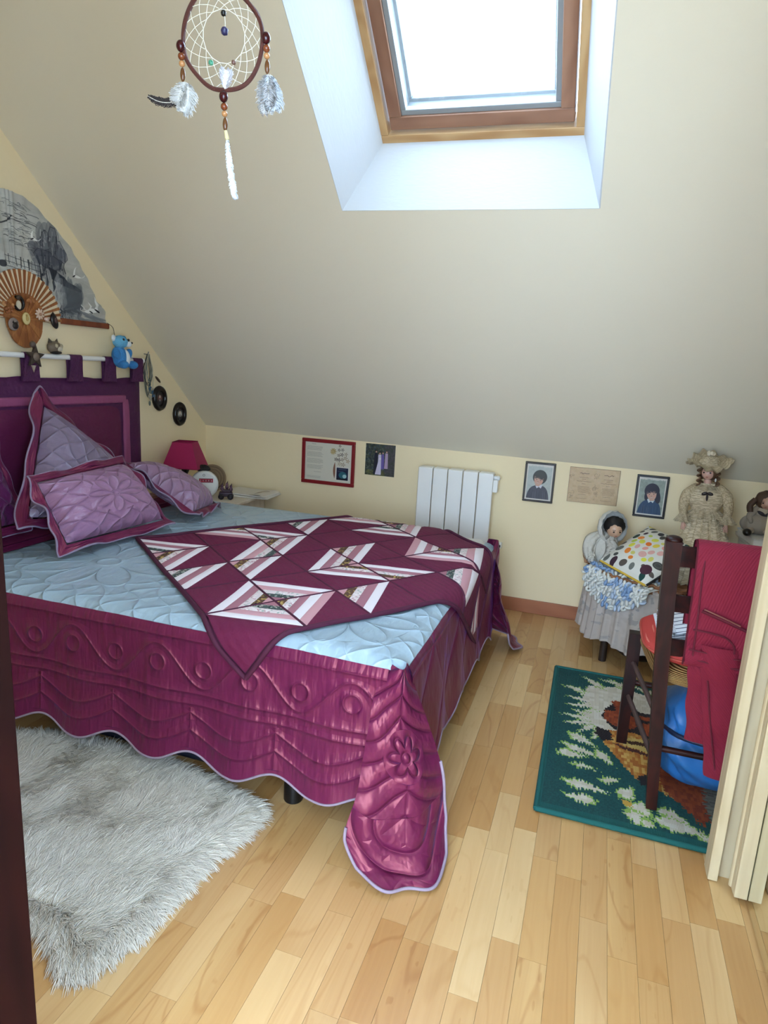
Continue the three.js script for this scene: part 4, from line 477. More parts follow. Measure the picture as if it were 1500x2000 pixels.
const kid = (bg, bg2, hair, top, collar, hx, lean, long) => canvasTex(384, 540, (g) => { const r = rng(hx * 7); g.scale(1.5, 1.5); g.fillStyle = '#dcd4c6'; g.fillRect(0, 0, 256, 360); g.fillStyle = bg; g.fillRect(14, 26, 230, 320); for (let i = 0; i < 260; i++) { g.globalAlpha = 0.3; g.fillStyle = i % 2 ? bg2 : bg; g.beginPath(); g.ellipse(14 + r() * 230, 26 + r() * 320, 8 + r() * 16, 6 + r() * 12, r() * 3, 0, 7); g.fill(); } g.globalAlpha = 1;
  g.fillStyle = top; g.beginPath(); g.moveTo(hx - 112, 346); g.quadraticCurveTo(hx - 104, 232, hx - 34, 214); g.lineTo(hx + 40, 214); g.quadraticCurveTo(hx + 96, 234, hx + 104, 346); g.fill(); for (let i = 0; i < 60; i++) { g.globalAlpha = 0.25; g.strokeStyle = i % 2 ? '#0c1018' : '#8a8f9c'; g.lineWidth = 2; const x = hx - 90 + r() * 180; g.beginPath(); g.moveTo(x, 250 + r() * 40); g.lineTo(x + r() * 14 - 7, 345); g.stroke(); } g.globalAlpha = 1; g.fillStyle = collar; g.beginPath(); g.moveTo(hx - 36, 206); g.lineTo(hx + 36, 206); g.lineTo(hx + 22, 240); g.lineTo(hx + 2, 226); g.lineTo(hx - 18, 242); g.fill();
  g.save(); g.translate(hx, 140); g.rotate(lean); g.fillStyle = '#b78a72'; g.fillRect(-20, 46, 40, 34); g.fillStyle = hair; g.beginPath(); g.ellipse(2, -12, 68, 72, 0, 0, 7); g.fill(); if (long) { g.beginPath(); g.ellipse(46, 36, 30, 72, -0.15, 0, 7); g.fill(); g.beginPath(); g.ellipse(-46, 28, 20, 46, 0.2, 0, 7); g.fill(); } g.fillStyle = '#cba088'; g.beginPath(); g.moveTo(-46, -10); g.quadraticCurveTo(-50, 50, -12, 74); g.quadraticCurveTo(4, 80, 20, 72); g.quadraticCurveTo(46, 48, 42, -10); g.fill(); g.fillStyle = 'rgba(214,128,112,0.35)'; for (const k of [-28, 24]) { g.beginPath(); g.ellipse(k, 34, 13, 10, 0, 0, 7); g.fill(); }
  g.strokeStyle = hair; for (let i = 0; i < 46; i++) { const x = -56 + i * 2.5; g.lineWidth = 3 + r() * 3; g.beginPath(); g.moveTo(x * 0.7 + 6, -66 + Math.abs(x) * 0.3); g.quadraticCurveTo(x, -40, x + (r() - 0.6) * 10, -6 + r() * 12 + Math.abs(x) * 0.25); g.stroke(); }
  g.fillStyle = '#3a2620'; for (const k of [-22, 18]) { g.beginPath(); g.ellipse(k, 18, 6, 3.2, 0, 0, 7); g.fill(); } g.fillStyle = 'rgba(150,96,78,0.6)'; g.beginPath(); g.ellipse(-4, 36, 6, 4, 0, 0, 7); g.fill(); g.fillStyle = '#a4554e'; g.beginPath(); g.ellipse(-2, 52, 14, 4.5, 0, 0, PI); g.fill(); g.fillStyle = '#efe6dc'; g.fillRect(-12, 51, 20, 2.5); g.restore();
  g.fillStyle = '#dcd4c6'; g.fillRect(0, 346, 256, 14); g.fillRect(0, 0, 14, 360); g.fillRect(244, 0, 12, 360); });
const darkWood = mat(0xffffff, 0.45, { map: woodMap([62, 48, 34], [34, 26, 20], 3, 2) });
wallFrame('portrait_frame', 'thin dark frame with a smiling child in a dark jacket, next to the radiator', 2.037, 2.2, 0.645, 0.865, 0.011, darkWood, kid('#b9bcb2', '#a8ada6', '#3b3a34', '#4a4850', '#d4d0d4', 128, 0.2, false));
wallFrame('portrait_frame', 'dark frame with a child in a blue jumper, beside the doll', 2.615, 2.772, 0.629, 0.851, 0.011, mat(0x1f1a18, 0.4), kid('#9aa294', '#7c8676', '#1e1a2c', '#1f3f60', '#cfd6d6', 132, -0.12, true));
{
  const t = thing('certificate_plaque', 'tan plaque with two columns of illegible lettering between the two portraits', 'plaque', [2.4025, 0.763, 0.001]);
  const tx = canvasTex(512, 384, (g) => { const r = rng(44); g.fillStyle = '#c7a87c'; g.fillRect(0, 0, 512, 384); for (let i = 0; i < 400; i++) { g.globalAlpha = 0.2; g.fillStyle = ['#b8966a', '#d2b68c', '#bfa47c'][i % 3]; g.beginPath(); g.ellipse(r() * 512, r() * 384, 10 + r() * 24, 6 + r() * 16, r() * 3, 0, 7); g.fill(); } g.globalAlpha = 1;
    for (const [x, y0] of [[0, 40], [252, 44]]) { g.strokeStyle = '#8b7350'; g.lineWidth = 3; for (let i = 0; i < 18; i++) { g.beginPath(); g.arc(x + 14 + r() * 40, 20 + r() * 340, 6 + r() * 14, r() * 6, r() * 6 + 2); g.stroke(); } scribble(g, x + 104, y0 + 18, 96, 15, '#5a4026', r); for (const [dy, w, h] of [[64, 96, 8], [84, 40, 8], [108, 150, 8], [136, 36, 7]]) scribble(g, x + 152 - w / 2, y0 + dy, w, h, '#6f5434', r); for (let i = 0; i < 8; i++) scribble(g, x + 90 + r() * 16, y0 + 164 + i * 10, 120 + r() * 20, 6, '#8a6c44', r); scribble(g, x + 110, y0 + 256, 80, 6, '#7a5e3a', r); scribble(g, x + 90, y0 + 300, 110, 6, '#6f5434', r); } });
  mesh('board', box(0.257, 0.189, 0.006, 0, 0, 0.003, 0.001), mat(0x7a5a3a, 0.6), t); mesh('print', new THREE.PlaneGeometry(0.253, 0.186).translate(0, 0, 0.0066), mat(0xffffff, 0.45, { map: tx }), t);
}
{ // radiator
  const t = thing('radiator', 'white five-section wall radiator behind the foot of the bed', 'radiator', [0, 0, 0]); const wm = mat(0xf7f4ec, 0.32);
  for (let i = 0; i < 5; i++) { const x = 1.501 + i * 0.0855; mesh('section', [box(0.082, 0.66, 0.016, x, 0.462, 0.109, 0.006), box(0.014, 0.6, 0.07, x, 0.46, 0.075, 0.004), box(0.08, 0.022, 0.055, x, 0.783, 0.078, 0.008), box(0.08, 0.02, 0.055, x, 0.14, 0.078, 0.006)], wm, t); }
  mesh('valve', [bar([1.87, 0.765, 0.08], [1.905, 0.765, 0.08], 0.012), ell(0.012, 0.014, 0.014, 1.905, 0.765, 0.08)], mat(0xe8e8e6, 0.35), t);
  mesh('thermostat', [box(0.03, 0.07, 0.03, 1.893, 0.72, 0.08, 0.006)], wm, t);
  for (const x of [1.52, 1.82]) mesh('bracket', box(0.02, 0.03, 0.06, x, 0.7, 0.03, 0.003), wm, t);
  const s = thing('wall_socket', 'small white connection box on the wall just right of the radiator', 'socket', [1.925, 0.375, 0.001]); mesh('cover', box(0.05, 0.035, 0.022, 0, 0, 0.011, 0.004), wm, s); mesh('insert', box(0.034, 0.014, 0.004, 0.002, -0.004, 0.0225, 0.001), mat(0x2e2e30, 0.5), s);
}
// ---------- the corner with the dolls ----------
const lin = (c) => new THREE.Color(c);
{
  const t = thing('skirted_basket_table', 'low oval wicker table with a gathered grey floral skirt', 'table', [2.76, 0, 0.325]);
  const wick = mat(0xffffff, 0.7, { map: woodMap([150, 100, 62], [96, 56, 32], 6, 6) }), rx = 0.335, rz = 0.3;
  const fl = colorTex(512, 512, (u, v) => { const n = fbm(u * 6, v * 6, 4, 6), m = fbm(u * 14 + 3, v * 14, 3, 14); const base = lerp(0, 1, sstep(0.35, 0.65, n)); const c = [lerp(176, 190, base), lerp(162, 178, base), lerp(150, 168, base)]; const s = sstep(0.62, 0.7, m); return [lerp(c[0], 138, s * 0.6), lerp(c[1], 134, s * 0.6), lerp(c[2], 130, s * 0.6)]; });
  const pz = (a, r, y) => { const z = Math.max(-0.308, Math.sin(a) * rz * r); return [Math.cos(a) * rx * r, y, z]; };
  mesh('tray', [lathe([[0.001, 0.385], [0.97, 0.385], [0.97, 0.4], [0.001, 0.4]], 60).applyMatrix4(M4().makeScale(rx, 1, rz))], wick, t);
  for (let k = 0; k < 4; k++) mesh('wicker_rim', tube(Array.from({ length: 90 }, (_, i) => { const a = i / 90 * 2 * PI; return pz(a, 0.985 + 0.012 * Math.sin(a * 40 + k * PI / 2), 0.398 + 0.012 * k + 0.004 * Math.cos(a * 40 + k * PI / 2)); }), 0.0075, 360, 6, true), wick, t);
  for (const [x, z] of [[-0.25, -0.15], [0.25, -0.15], [-0.22, 0.18], [0.25, 0.18]]) mesh('leg', bar([x, 0, z], [x, 0.39, z], 0.018), mat(0x2a1a12, 0.5), t);
  const skm = mat(0xffffff, 0.9, { map: fl, sheen: 0.3, sheenColor: lin(0xd8cfc4) }); fl.repeat.set(6, 1);
  mesh('gathered_skirt', closedGrid(360, 24, (u, v) => { const a = u * 2 * PI, k = v; const f = 0.028 * (0.25 + k) * Math.sin(a * 34 + 1.5 * Math.sin(a * 5)) + 0.012 * k * Math.sin(a * 71 + 2); return pz(a, 1.0 + 0.055 * k + f, lerp(0.4, 0.108 + 0.014 * Math.sin(a * 9), k)); }), skm, t);
  mesh('skirt_ruffle', closedGrid(360, 3, (u, v) => { const a = u * 2 * PI; return pz(a, 1.01 + 0.02 * Math.sin(a * 60) * v, 0.395 + 0.018 * v); }), skm, t);
}
{
  const t = thing('dark_bag', 'dark bag on the floor under the skirted table', 'bag', [2.72, 0, 0.36]); mesh('body', blob(30, 20, (d) => V(d.x * 0.15, 0.085 + d.y * 0.085 * (1 + 0.2 * vn(d.x * 3 + 4, d.z * 3)), d.z * 0.17)), mat(0x17110f, 0.5), t); mesh('strap', tube([[-0.1, 0.12, 0.06], [0, 0.2, 0.04], [0.1, 0.12, 0.06]], 0.008), mat(0x241a16, 0.5), t);
}
{ // crocheted blanket: rows of fat yarn knots
  const t = thing('crochet_blanket', 'chunky white and blue crocheted blanket hanging over the table rim', 'blanket', [0, 0, 0]);
  const r = rng(21), surf = (u, v) => { const A = V(2.445, 0.452, 0.42), B = V(2.71, 0.425, 0.655), p = A.clone().lerp(B, u); const k = v, drop = 0.15 * (0.35 + 0.65 * Math.sin(PI * clamp(u * 0.9 + 0.12))); const outn = V(-0.66, 0, 0.75); p.addScaledVector(outn, 0.035 * Math.sin(Math.min(1, k * 1.4) * PI / 2) + 0.01); p.y -= drop * k * k; if (k < 0.3) p.addScaledVector(outn, -(0.3 - k) * 0.4); return p; };
  mesh('base_layer', grid(20, 14, surf), mat(0xcfd0cc, 0.95), t);
  const wl = [], bl = [], lb = []; for (let i = 0; i <= 14; i++) for (let j = 0; j <= 9; j++) { const p = surf((i + (j % 2) * 0.5) / 15, j / 9).addScaledVector(V(-0.5, 0.4, 0.6), 0.006), n = fbm(i * 0.55 + 2, j * 0.6, 2); const g = at(new THREE.TorusGeometry(0.0105, 0.0068, 5, 8), p.x, p.y, p.z, r() * 2, r() * 2, r() * 2); (n < 0.52 ? wl : n < 0.62 ? lb : bl).push(g); }
  for (const [g, c] of [[wl, 0xdcdad0], [lb, 0xb9c6d6], [bl, 0x86a0c2]]) if (g.length) mesh('yarn_knots', g, mat(c, 0.95), t).userData.kind = 'stuff';
}
function dollHead(t, x, y, z, s, skin, hair, turn = 0, tilt = 0) {   // face towards +z before turning
  const e = new THREE.Euler(tilt, turn, 0, 'YXZ'), q = new THREE.Quaternion().setFromEuler(e), put = (g) => g.applyMatrix4(M4().compose(V(x, y, z), q, V(s, s, s)));
  const h = mesh('head', put(blob(36, 28, (d) => { let r = 1; r -= 0.1 * Math.max(0, -d.y) * (1 - 0.4 * d.z); const nx = d.x, ny = d.y + 0.12; r += 0.14 * Math.exp(-(nx * nx / 0.012 + ny * ny / 0.03)) * (d.z > 0 ? 1 : 0); r += 0.05 * Math.exp(-((Math.abs(d.x) - 0.42) ** 2 + (d.y + 0.3) ** 2) / 0.06) * (d.z > 0 ? 1 : 0); return V(d.x * 0.82 * r, d.y * r, d.z * 0.86 * r); })), mat(skin, 0.35), t);
  for (const k of [-1, 1]) { mesh('eye', put(ell(0.13, 0.1, 0.06, 0.32 * k, 0.08, 0.77)), mat(0x1a1210, 0.15), h); mesh('eyebrow', put(tube([[0.18 * k, 0.26, 0.82], [0.34 * k, 0.31, 0.77], [0.5 * k, 0.25, 0.68]], 0.022)), mat(hair, 0.7), h); mesh('ear', put(ell(0.06, 0.14, 0.1, 0.82 * k, 0, 0)), mat(skin, 0.4), h); }
  mesh('lips', put(ell(0.14, 0.05, 0.05, 0, -0.42, 0.76)), mat(0xa8504c, 0.35), h);
  return put;
}
{ // tall porcelain doll in a lace dress
  const t = thing('porcelain_doll', 'tall porcelain doll in cream lace dress and wide ruffled hat', 'doll', [2.935, 0.402, 0.3]); t.rotation.set(0, -0.1, 0.06);
  const laceB = heightTex(256, 256, (u, v) => fbm(u * 30, v * 30, 3, 30)), laceC = colorTex(256, 256, (u, v) => { const k = sstep(0.35, 0.65, fbm(u * 34, v * 34, 3, 34)), s = 0.5 + 0.5 * Math.sin(u * 2 * PI * 24) * Math.sin(v * 2 * PI * 18); const t = clamp(0.7 * k + 0.3 * s); return [lerp(196, 244, t), lerp(182, 234, t), lerp(158, 214, t)]; }), lace = mat(0xe4dac6, 0.9, { bumpMap: laceB, bumpScale: 0.006, map: laceC }), lace2 = mat(0xf0e8d8, 0.9, { bumpMap: laceB, bumpScale: 0.006, map: laceC }), skin = 0xd9ab96, hair = 0x6f5138;
  const ruff = (name, y0, y1, r0, r1, n, amp, m, seed = 0) => mesh(name, closedGrid(160, 12, (u, v) => { const a = u * 2 * PI, k = v; const w = amp * (0.2 + k) * (Math.sin(a * n + seed + Math.sin(a * 3) * 1.3) + 0.4 * Math.sin(a * n * 2.3 + seed * 2)); const r = lerp(r0, r1, Math.pow(k, 0.8)) + w; return [Math.cos(a) * r, lerp(y0, y1, k) + 0.006 * Math.sin(a * n * 0.7 + seed) * k, Math.sin(a) * r * 0.86]; }), m, t);
  ruff('underskirt', 0.36, 0.002, 0.045, 0.13, 11, 0.007, lace, 1); ruff('skirt_tier', 0.345, 0.17, 0.046, 0.112, 13, 0.008, lace2, 2); ruff('skirt_tier', 0.21, 0.06, 0.09, 0.136, 15, 0.008, lace2, 3); ruff('skirt_tier', 0.085, 0.004, 0.115, 0.15, 17, 0.009, lace, 4); ruff('waist_ruffle', 0.355, 0.315, 0.043, 0.085, 12, 0.008, lace2, 5);
  mesh('bodice', closedGrid(40, 20, (u, v) => { const a = u * 2 * PI, k = v; const r = lerp(0.046, 0.03, sstep(0.72, 1, k)) + 0.022 * Math.sin(PI * clamp(k * 1.1)); return [Math.cos(a) * r * 1.15, lerp(0.34, 0.475, k), Math.sin(a) * r * 0.85]; }), lace2, t);
  ruff('collar', 0.47, 0.445, 0.026, 0.062, 9, 0.005, lace2, 6);
  mesh('neck', bar([0, 0.455, 0], [0, 0.5, 0], 0.017, 0.016, 14), mat(skin, 0.35), t);
  for (const k of [-1, 1]) { const arm = mesh('sleeve', taper([[0.05 * k, 0.452, 0], [0.082 * k, 0.415, 0.008], [0.094 * k, 0.36, 0.018], [0.092 * k, 0.32, 0.03]], [0.02, 0.027, 0.022, 0.016], 18, 24), lace, t); mesh('cuff_ruffle', closedGrid(60, 5, (u, v) => { const a = u * 2 * PI, r = lerp(0.018, 0.038, v) + 0.006 * v * Math.sin(a * 8); return [0.092 * k + Math.cos(a) * r, 0.328 - 0.035 * v, 0.03 + Math.sin(a) * r]; }), lace2, arm); mesh('hand', [ell(0.009, 0.016, 0.007, 0.09 * k, 0.278, 0.036, 10), ...[0, 1, 2, 3].map((i) => taper([[0.09 * k + (i - 1.5) * 0.0045, 0.27, 0.036], [0.09 * k + (i - 1.5) * 0.005, 0.255, 0.039]], [0.003, 0.0022], 6, 4)), taper([[0.082 * k, 0.28, 0.038], [0.076 * k, 0.268, 0.043]], [0.0032, 0.0024], 6, 4)], mat(skin, 0.35), arm); }
  const put = dollHead(t, 0, 0.526, 0.004, 0.04, skin, hair, -0.25, 0.1);
  const hm = mat(hair, 0.6); mesh('hair_cap', put(blob(30, 20, (d) => V(d.x * 0.98, d.y * 1.06 + 0.06, d.z * 0.92 - 0.14))), hm, t);
  const curls = []; for (const k of [-1, 1]) for (let i = 0; i < 4; i++) { const cx = 0.034 * k + (i - 1.5) * 0.004 * k, cz = -0.006 + (i - 1.5) * 0.012; curls.push(tube(Array.from({ length: 26 }, (_, j) => [cx + 0.007 * Math.cos(j * 0.95), 0.545 - j * 0.0036, cz + 0.007 * Math.sin(j * 0.95)]), 0.0045, 60, 6)); }
  mesh('ringlets', curls, hm, t);
  const hat = mesh('hat_crown', closedGrid(60, 14, (u, v) => { const a = u * 2 * PI, r = 0.046 * Math.sqrt(Math.max(0, 1 - Math.pow(v, 2.2))) + 0.003 * Math.sin(a * 9) * (1 - v); return [Math.cos(a) * r, 0.556 + 0.05 * v, Math.sin(a) * r]; }), lace2, t);
  mesh('hat_brim', merge([0, 0.004].map((o) => closedGrid(140, 8, (u, v) => { const a = u * 2 * PI, r = lerp(0.04, 0.096, v) + 0.006 * v * Math.sin(a * 13), z = Math.sin(a) * r * (Math.sin(a) > 0 ? 0.8 : 1); return [Math.cos(a) * r, 0.572 + o - z * 0.36 + 0.01 * v * Math.sin(a * 3 + 0.8) + 0.007 * v * Math.sin(a * 13 + 1), z]; }))), lace, hat);
  mesh('hat_flower', [0, 1, 2, 3, 4].map((i) => ell(0.009, 0.01, 0.009, 0.002 + 0.011 * Math.cos(i * 1.257), 0.612 + 0.004 * (i % 2), 0.016 + 0.011 * Math.sin(i * 1.257), 8)), mat(0xe0d3b8, 0.8), hat);
  mesh('bow', [at(ell(0.013, 0.008, 0.005), -0.012, 0.432, 0.06, 0, 0, 0.3), at(ell(0.013, 0.008, 0.005), 0.012, 0.432, 0.06, 0, 0, -0.3), at(ell(0.005, 0.018, 0.004), 0, 0.416, 0.061)], mat(0x2a1c1a, 0.5), t);
  mesh('earring', ell(0.004, 0.009, 0.004, 0.03, 0.492, 0.028, 8), mat(0xf1efe8, 0.08), t);
}
{ // doll in a white hood, half under the cushion
  const t = thing('hooded_doll', 'dark-haired doll in a white hood sitting beside the dotted cushion', 'doll', [2.495, 0.405, 0.3]);
  const fb = heightTex(256, 256, (u, v) => 0.5 * fbm(u * 9, v * 16, 4) + 0.5 * Math.abs(Math.sin(u * 18 + 3 * fbm(u * 4, v * 4, 3)))), wm = mat(0xc9c2b4, 0.95, { bumpMap: fb, bumpScale: 0.012 }), wm2 = mat(0xb9b3a8, 0.95, { bumpMap: fb, bumpScale: 0.012 });
  mesh('body', at(blob(26, 20, (d) => 1 + 0.08 * (vn(d.x * 4 + 5, d.y * 5) - 0.5)), -0.012, 0.085, 0.0, 0, 0, 0, [0.075, 0.1, 0.07]), wm, t);
  mesh('sleeve', taper([[-0.03, 0.165, 0.02], [-0.07, 0.14, 0.045], [-0.075, 0.085, 0.07], [-0.06, 0.06, 0.09]], [0.026, 0.034, 0.03, 0.024], 14, 20), wm, t);
  mesh('sleeve', taper([[0.02, 0.15, 0.04], [0.03, 0.1, 0.075], [0.01, 0.06, 0.1]], [0.03, 0.032, 0.026], 14, 16), wm2, t);
  mesh('hand', [ell(0.014, 0.026, 0.012, -0.088, 0.072, 0.06), ...[0, 1, 2, 3].map((i) => taper([[-0.092 + i * 0.004, 0.055, 0.055 + i * 0.005], [-0.088 + i * 0.005, 0.03, 0.06 + i * 0.005]], [0.0045, 0.003], 6, 4)), taper([[-0.082, 0.075, 0.072], [-0.072, 0.06, 0.082]], [0.005, 0.0035], 6, 4)], mat(0xa4744c, 0.5), t);
  dollHead(t, 0.03, 0.205, 0.035, 0.044, 0xc9a184, 0x14100f, 0.35, 0.25);
  mesh('hair_cap', at(blob(24, 18, (d) => 1 + 0.12 * vn(d.x * 9 + 3, d.y * 9 + d.z * 5)), 0.028, 0.222, 0.02, 0, 0, 0, [0.047, 0.044, 0.044]), mat(0x120d0c, 0.7), t);
  mesh('hood', closedGrid(50, 16, (u, v) => { const a = u * 2 * PI, k = v * PI * 0.62; const r = 0.072 * Math.sin(Math.max(0.03, k)) * (1 + 0.03 * Math.sin(a * 14) * v), d = V(Math.cos(a) * r, Math.sin(a) * r * 1.15, 0.068 - 0.0 - 0.07 * (1 - Math.cos(k)) + 0.03); d.z = -0.062 * Math.cos(k) + 0.004; d.applyEuler(new THREE.Euler(-0.25, 0.45, 0)); return [0.018 + d.x, 0.212 + d.y, 0.015 + d.z]; }), mat(0xd2cdc2, 0.95, { bumpMap: fb, bumpScale: 0.006 }), t);
}
{ // dotted cushion
  const t = thing('dotted_cushion', 'white cushion printed with coloured pebbles and edged in yellow', 'cushion', [0, 0, 0]);
  const C = [[2.69, 0.615, 0.2], [2.895, 0.575, 0.42], [2.674, 0.44, 0.645], [2.478, 0.468, 0.42]].map((p) => V(...p)), bil = (u, v) => C[0].clone().lerp(C[1], u).lerp(C[3].clone().lerp(C[2], u), v); const n = C[3].clone().sub(C[0]).cross(C[1].clone().sub(C[0])).normalize(); if (n.y < 0) n.negate();
  const tx = canvasTex(768, 768, (g, W) => { g.fillStyle = '#e4e0d4'; g.fillRect(0, 0, W, W); const r = rng(77); const done = []; const warm = ['#e2dc4a', '#ecd452', '#ef8a34', '#e8a091', '#e6b0a4', '#d6cf6a', '#f07a2a', '#e5c9b4', '#c3d04a'], cool = ['#2b2f2c', '#4a4a46', '#16433c', '#5a5048', '#3c2230', '#20352e', '#6d6f68', '#3a3a3c'];
    for (let i = 0; i < 900 && done.length < 60; i++) { const x = 40 + r() * (W - 80), y = 40 + r() * (W - 80), rr = 26 + r() * 32; if (done.some(([a, b, c]) => Math.hypot(a - x, b - y) < c + rr + 4)) continue; done.push([x, y, rr]); const d = Math.hypot(x - W * 0.5, y - W * 0.46) / W; const p = d < 0.33 ? warm : cool; g.fillStyle = p[Math.floor(r() * p.length)]; g.beginPath(); g.ellipse(x, y, rr * 1.05, rr * 0.82, r() * 3, 0, 7); g.fill(); if (r() < 0.3) { g.strokeStyle = 'rgba(235,230,215,0.5)'; g.lineWidth = 2; g.beginPath(); g.ellipse(x, y, rr * 0.6, rr * 0.45, r(), 0, 7); g.stroke(); } }
    g.fillStyle = '#4b2232'; g.beginPath(); g.ellipse(640, 128 + 0 * W, 66, 60, 0.6, 0, 7); g.fill(); });
  const prof = (s) => Math.sqrt(Math.max(0, 1 - Math.pow(Math.abs(2 * s - 1), 2.4)));
  const face = (sg, T) => grid(40, 40, (u, v) => bil(u, v).addScaledVector(n, sg * T * prof(u) * prof(v)));
  mesh('printed_cover', face(1, 0.055), mat(0xffffff, 0.8, { map: tx }), t); mesh('back_cover', face(-1, 0.02), mat(0x18161a, 0.85), t);
  for (const [a, b, c] of [[[0, 0], [1, 0], 0xd9c24e], [[1, 0], [1, 1], 0x1a181a], [[1, 1], [0, 1], 0xd8b13e], [[0, 1], [0, 0], 0xe4e0d4]]) mesh('edge_piping', tube(Array.from({ length: 20 }, (_, i) => bil(lerp(a[0], b[0], i / 19), lerp(a[1], b[1], i / 19))), 0.0055, 40, 8), mat(c, 0.7), t);
}
{ // small white cabinet and the little doll on it
  const t = thing('white_cabinet', 'small white cabinet in the dark corner behind the doll table', 'cabinet', [3.32, 0, 0.26]); const wm = mat(0xd8d4cb, 0.5); mesh('body', box(0.4, 0.6, 0.4, 0, 0.3, 0, 0.004), wm, t); mesh('top', box(0.43, 0.02, 0.44, 0, 0.61, 0, 0.006), wm, t); const d = mesh('door', box(0.36, 0.5, 0.016, 0, 0.3, 0.206, 0.004), wm, t); mesh('knob', ell(0.012, 0.012, 0.012, -0.16, 0.34, 0.222), mat(0x8f8a80, 0.4), d);
  const bx = thing('white_tray', 'white box lid lying on the small white cabinet under the little doll', 'box', [3.2, 0.62, 0.28], 0.1); mesh('lid_body', box(0.2, 0.035, 0.24, 0, 0.0185, 0, 0.006), mat(0xd9d5cc, 0.6), bx); mesh('rim', [box(0.206, 0.008, 0.008, 0, 0.036, 0.118, 0.002), box(0.206, 0.008, 0.008, 0, 0.036, -0.118, 0.002)], mat(0xc9c5bb, 0.6), bx);
  const b = thing('seated_doll', 'little brown-haired doll slumped on the white box in the corner', 'doll', [3.155, 0.657, 0.26], -0.15); const cl = mat(0x9b8f80, 0.95), hm = mat(0x4a3424, 0.7);
  mesh('dress', blob(34, 20, (d) => { const a = Math.atan2(d.z, d.x); return V(d.x * 0.075 * (1 + 0.1 * Math.sin(a * 9)), 0.045 + d.y * 0.05, d.z * 0.06 * (1 + 0.1 * Math.sin(a * 9))); }), cl, b); mesh('bodice', at(ell(0.036, 0.045, 0.03), 0.012, 0.095, 0), mat(0xada08e, 0.95), b);
  for (const k of [-1, 1]) { mesh('sleeve', taper([[0.012 + 0.03 * k, 0.12, 0], [0.012 + 0.055 * k, 0.085, 0.02], [0.012 + 0.05 * k, 0.06, 0.045]], [0.014, 0.016, 0.011], 10, 12), cl, b); mesh('leg', taper([[0.03 * k, 0.02, 0.04], [0.045 * k, 0.018, 0.085]], [0.015, 0.013], 10, 6), mat(0xb8a694, 0.6), b); mesh('shoe', ell(0.019, 0.017, 0.026, 0.048 * k, 0.018, 0.1), mat(0x0f0d0e, 0.3), b); }
  mesh('hair_cap', at(blob(24, 18, (d) => 1 + 0.14 * vn(d.x * 6 + 3, d.y * 6 + d.z * 4)), 0.016, 0.158, -0.008, 0, 0, 0, [0.046, 0.044, 0.042]), hm, b); mesh('ringlet', tube([[-0.03, 0.16, 0.01], [-0.05, 0.13, 0.015], [-0.045, 0.1, 0.02]], 0.014), hm, b); mesh('ringlet', tube([[0.055, 0.155, 0.01], [0.065, 0.13, 0.015], [0.06, 0.105, 0.02]], 0.012), hm, b);
  dollHead(b, 0.016, 0.15, 0.012, 0.035, 0xc79c84, 0x4a3424, -0.2, 0.1);
  mesh('sash', [at(ell(0.02, 0.008, 0.006), 0.03, 0.1, 0.03, 0, 0, 0.5), at(ell(0.02, 0.008, 0.006), 0.0, 0.1, 0.03, 0, 0, -0.5)], mat(0x2a2228, 0.6), b);
  const lf = thing('green_ribbon', 'short green ribbon beside the little doll', 'ribbon', [3.25, 0.657, 0.32]); mesh('loop', tube([[0, 0.004, 0], [0.012, 0.05, 0.004], [0, 0.085, 0], [-0.014, 0.05, -0.004], [0.004, 0.004, 0.01]], 0.005), mat(0x6c7434, 0.7), lf); mesh('tail', at(ell(0.006, 0.002, 0.022), 0, 0.003, 0.02), mat(0x6c7434, 0.7), lf);
}
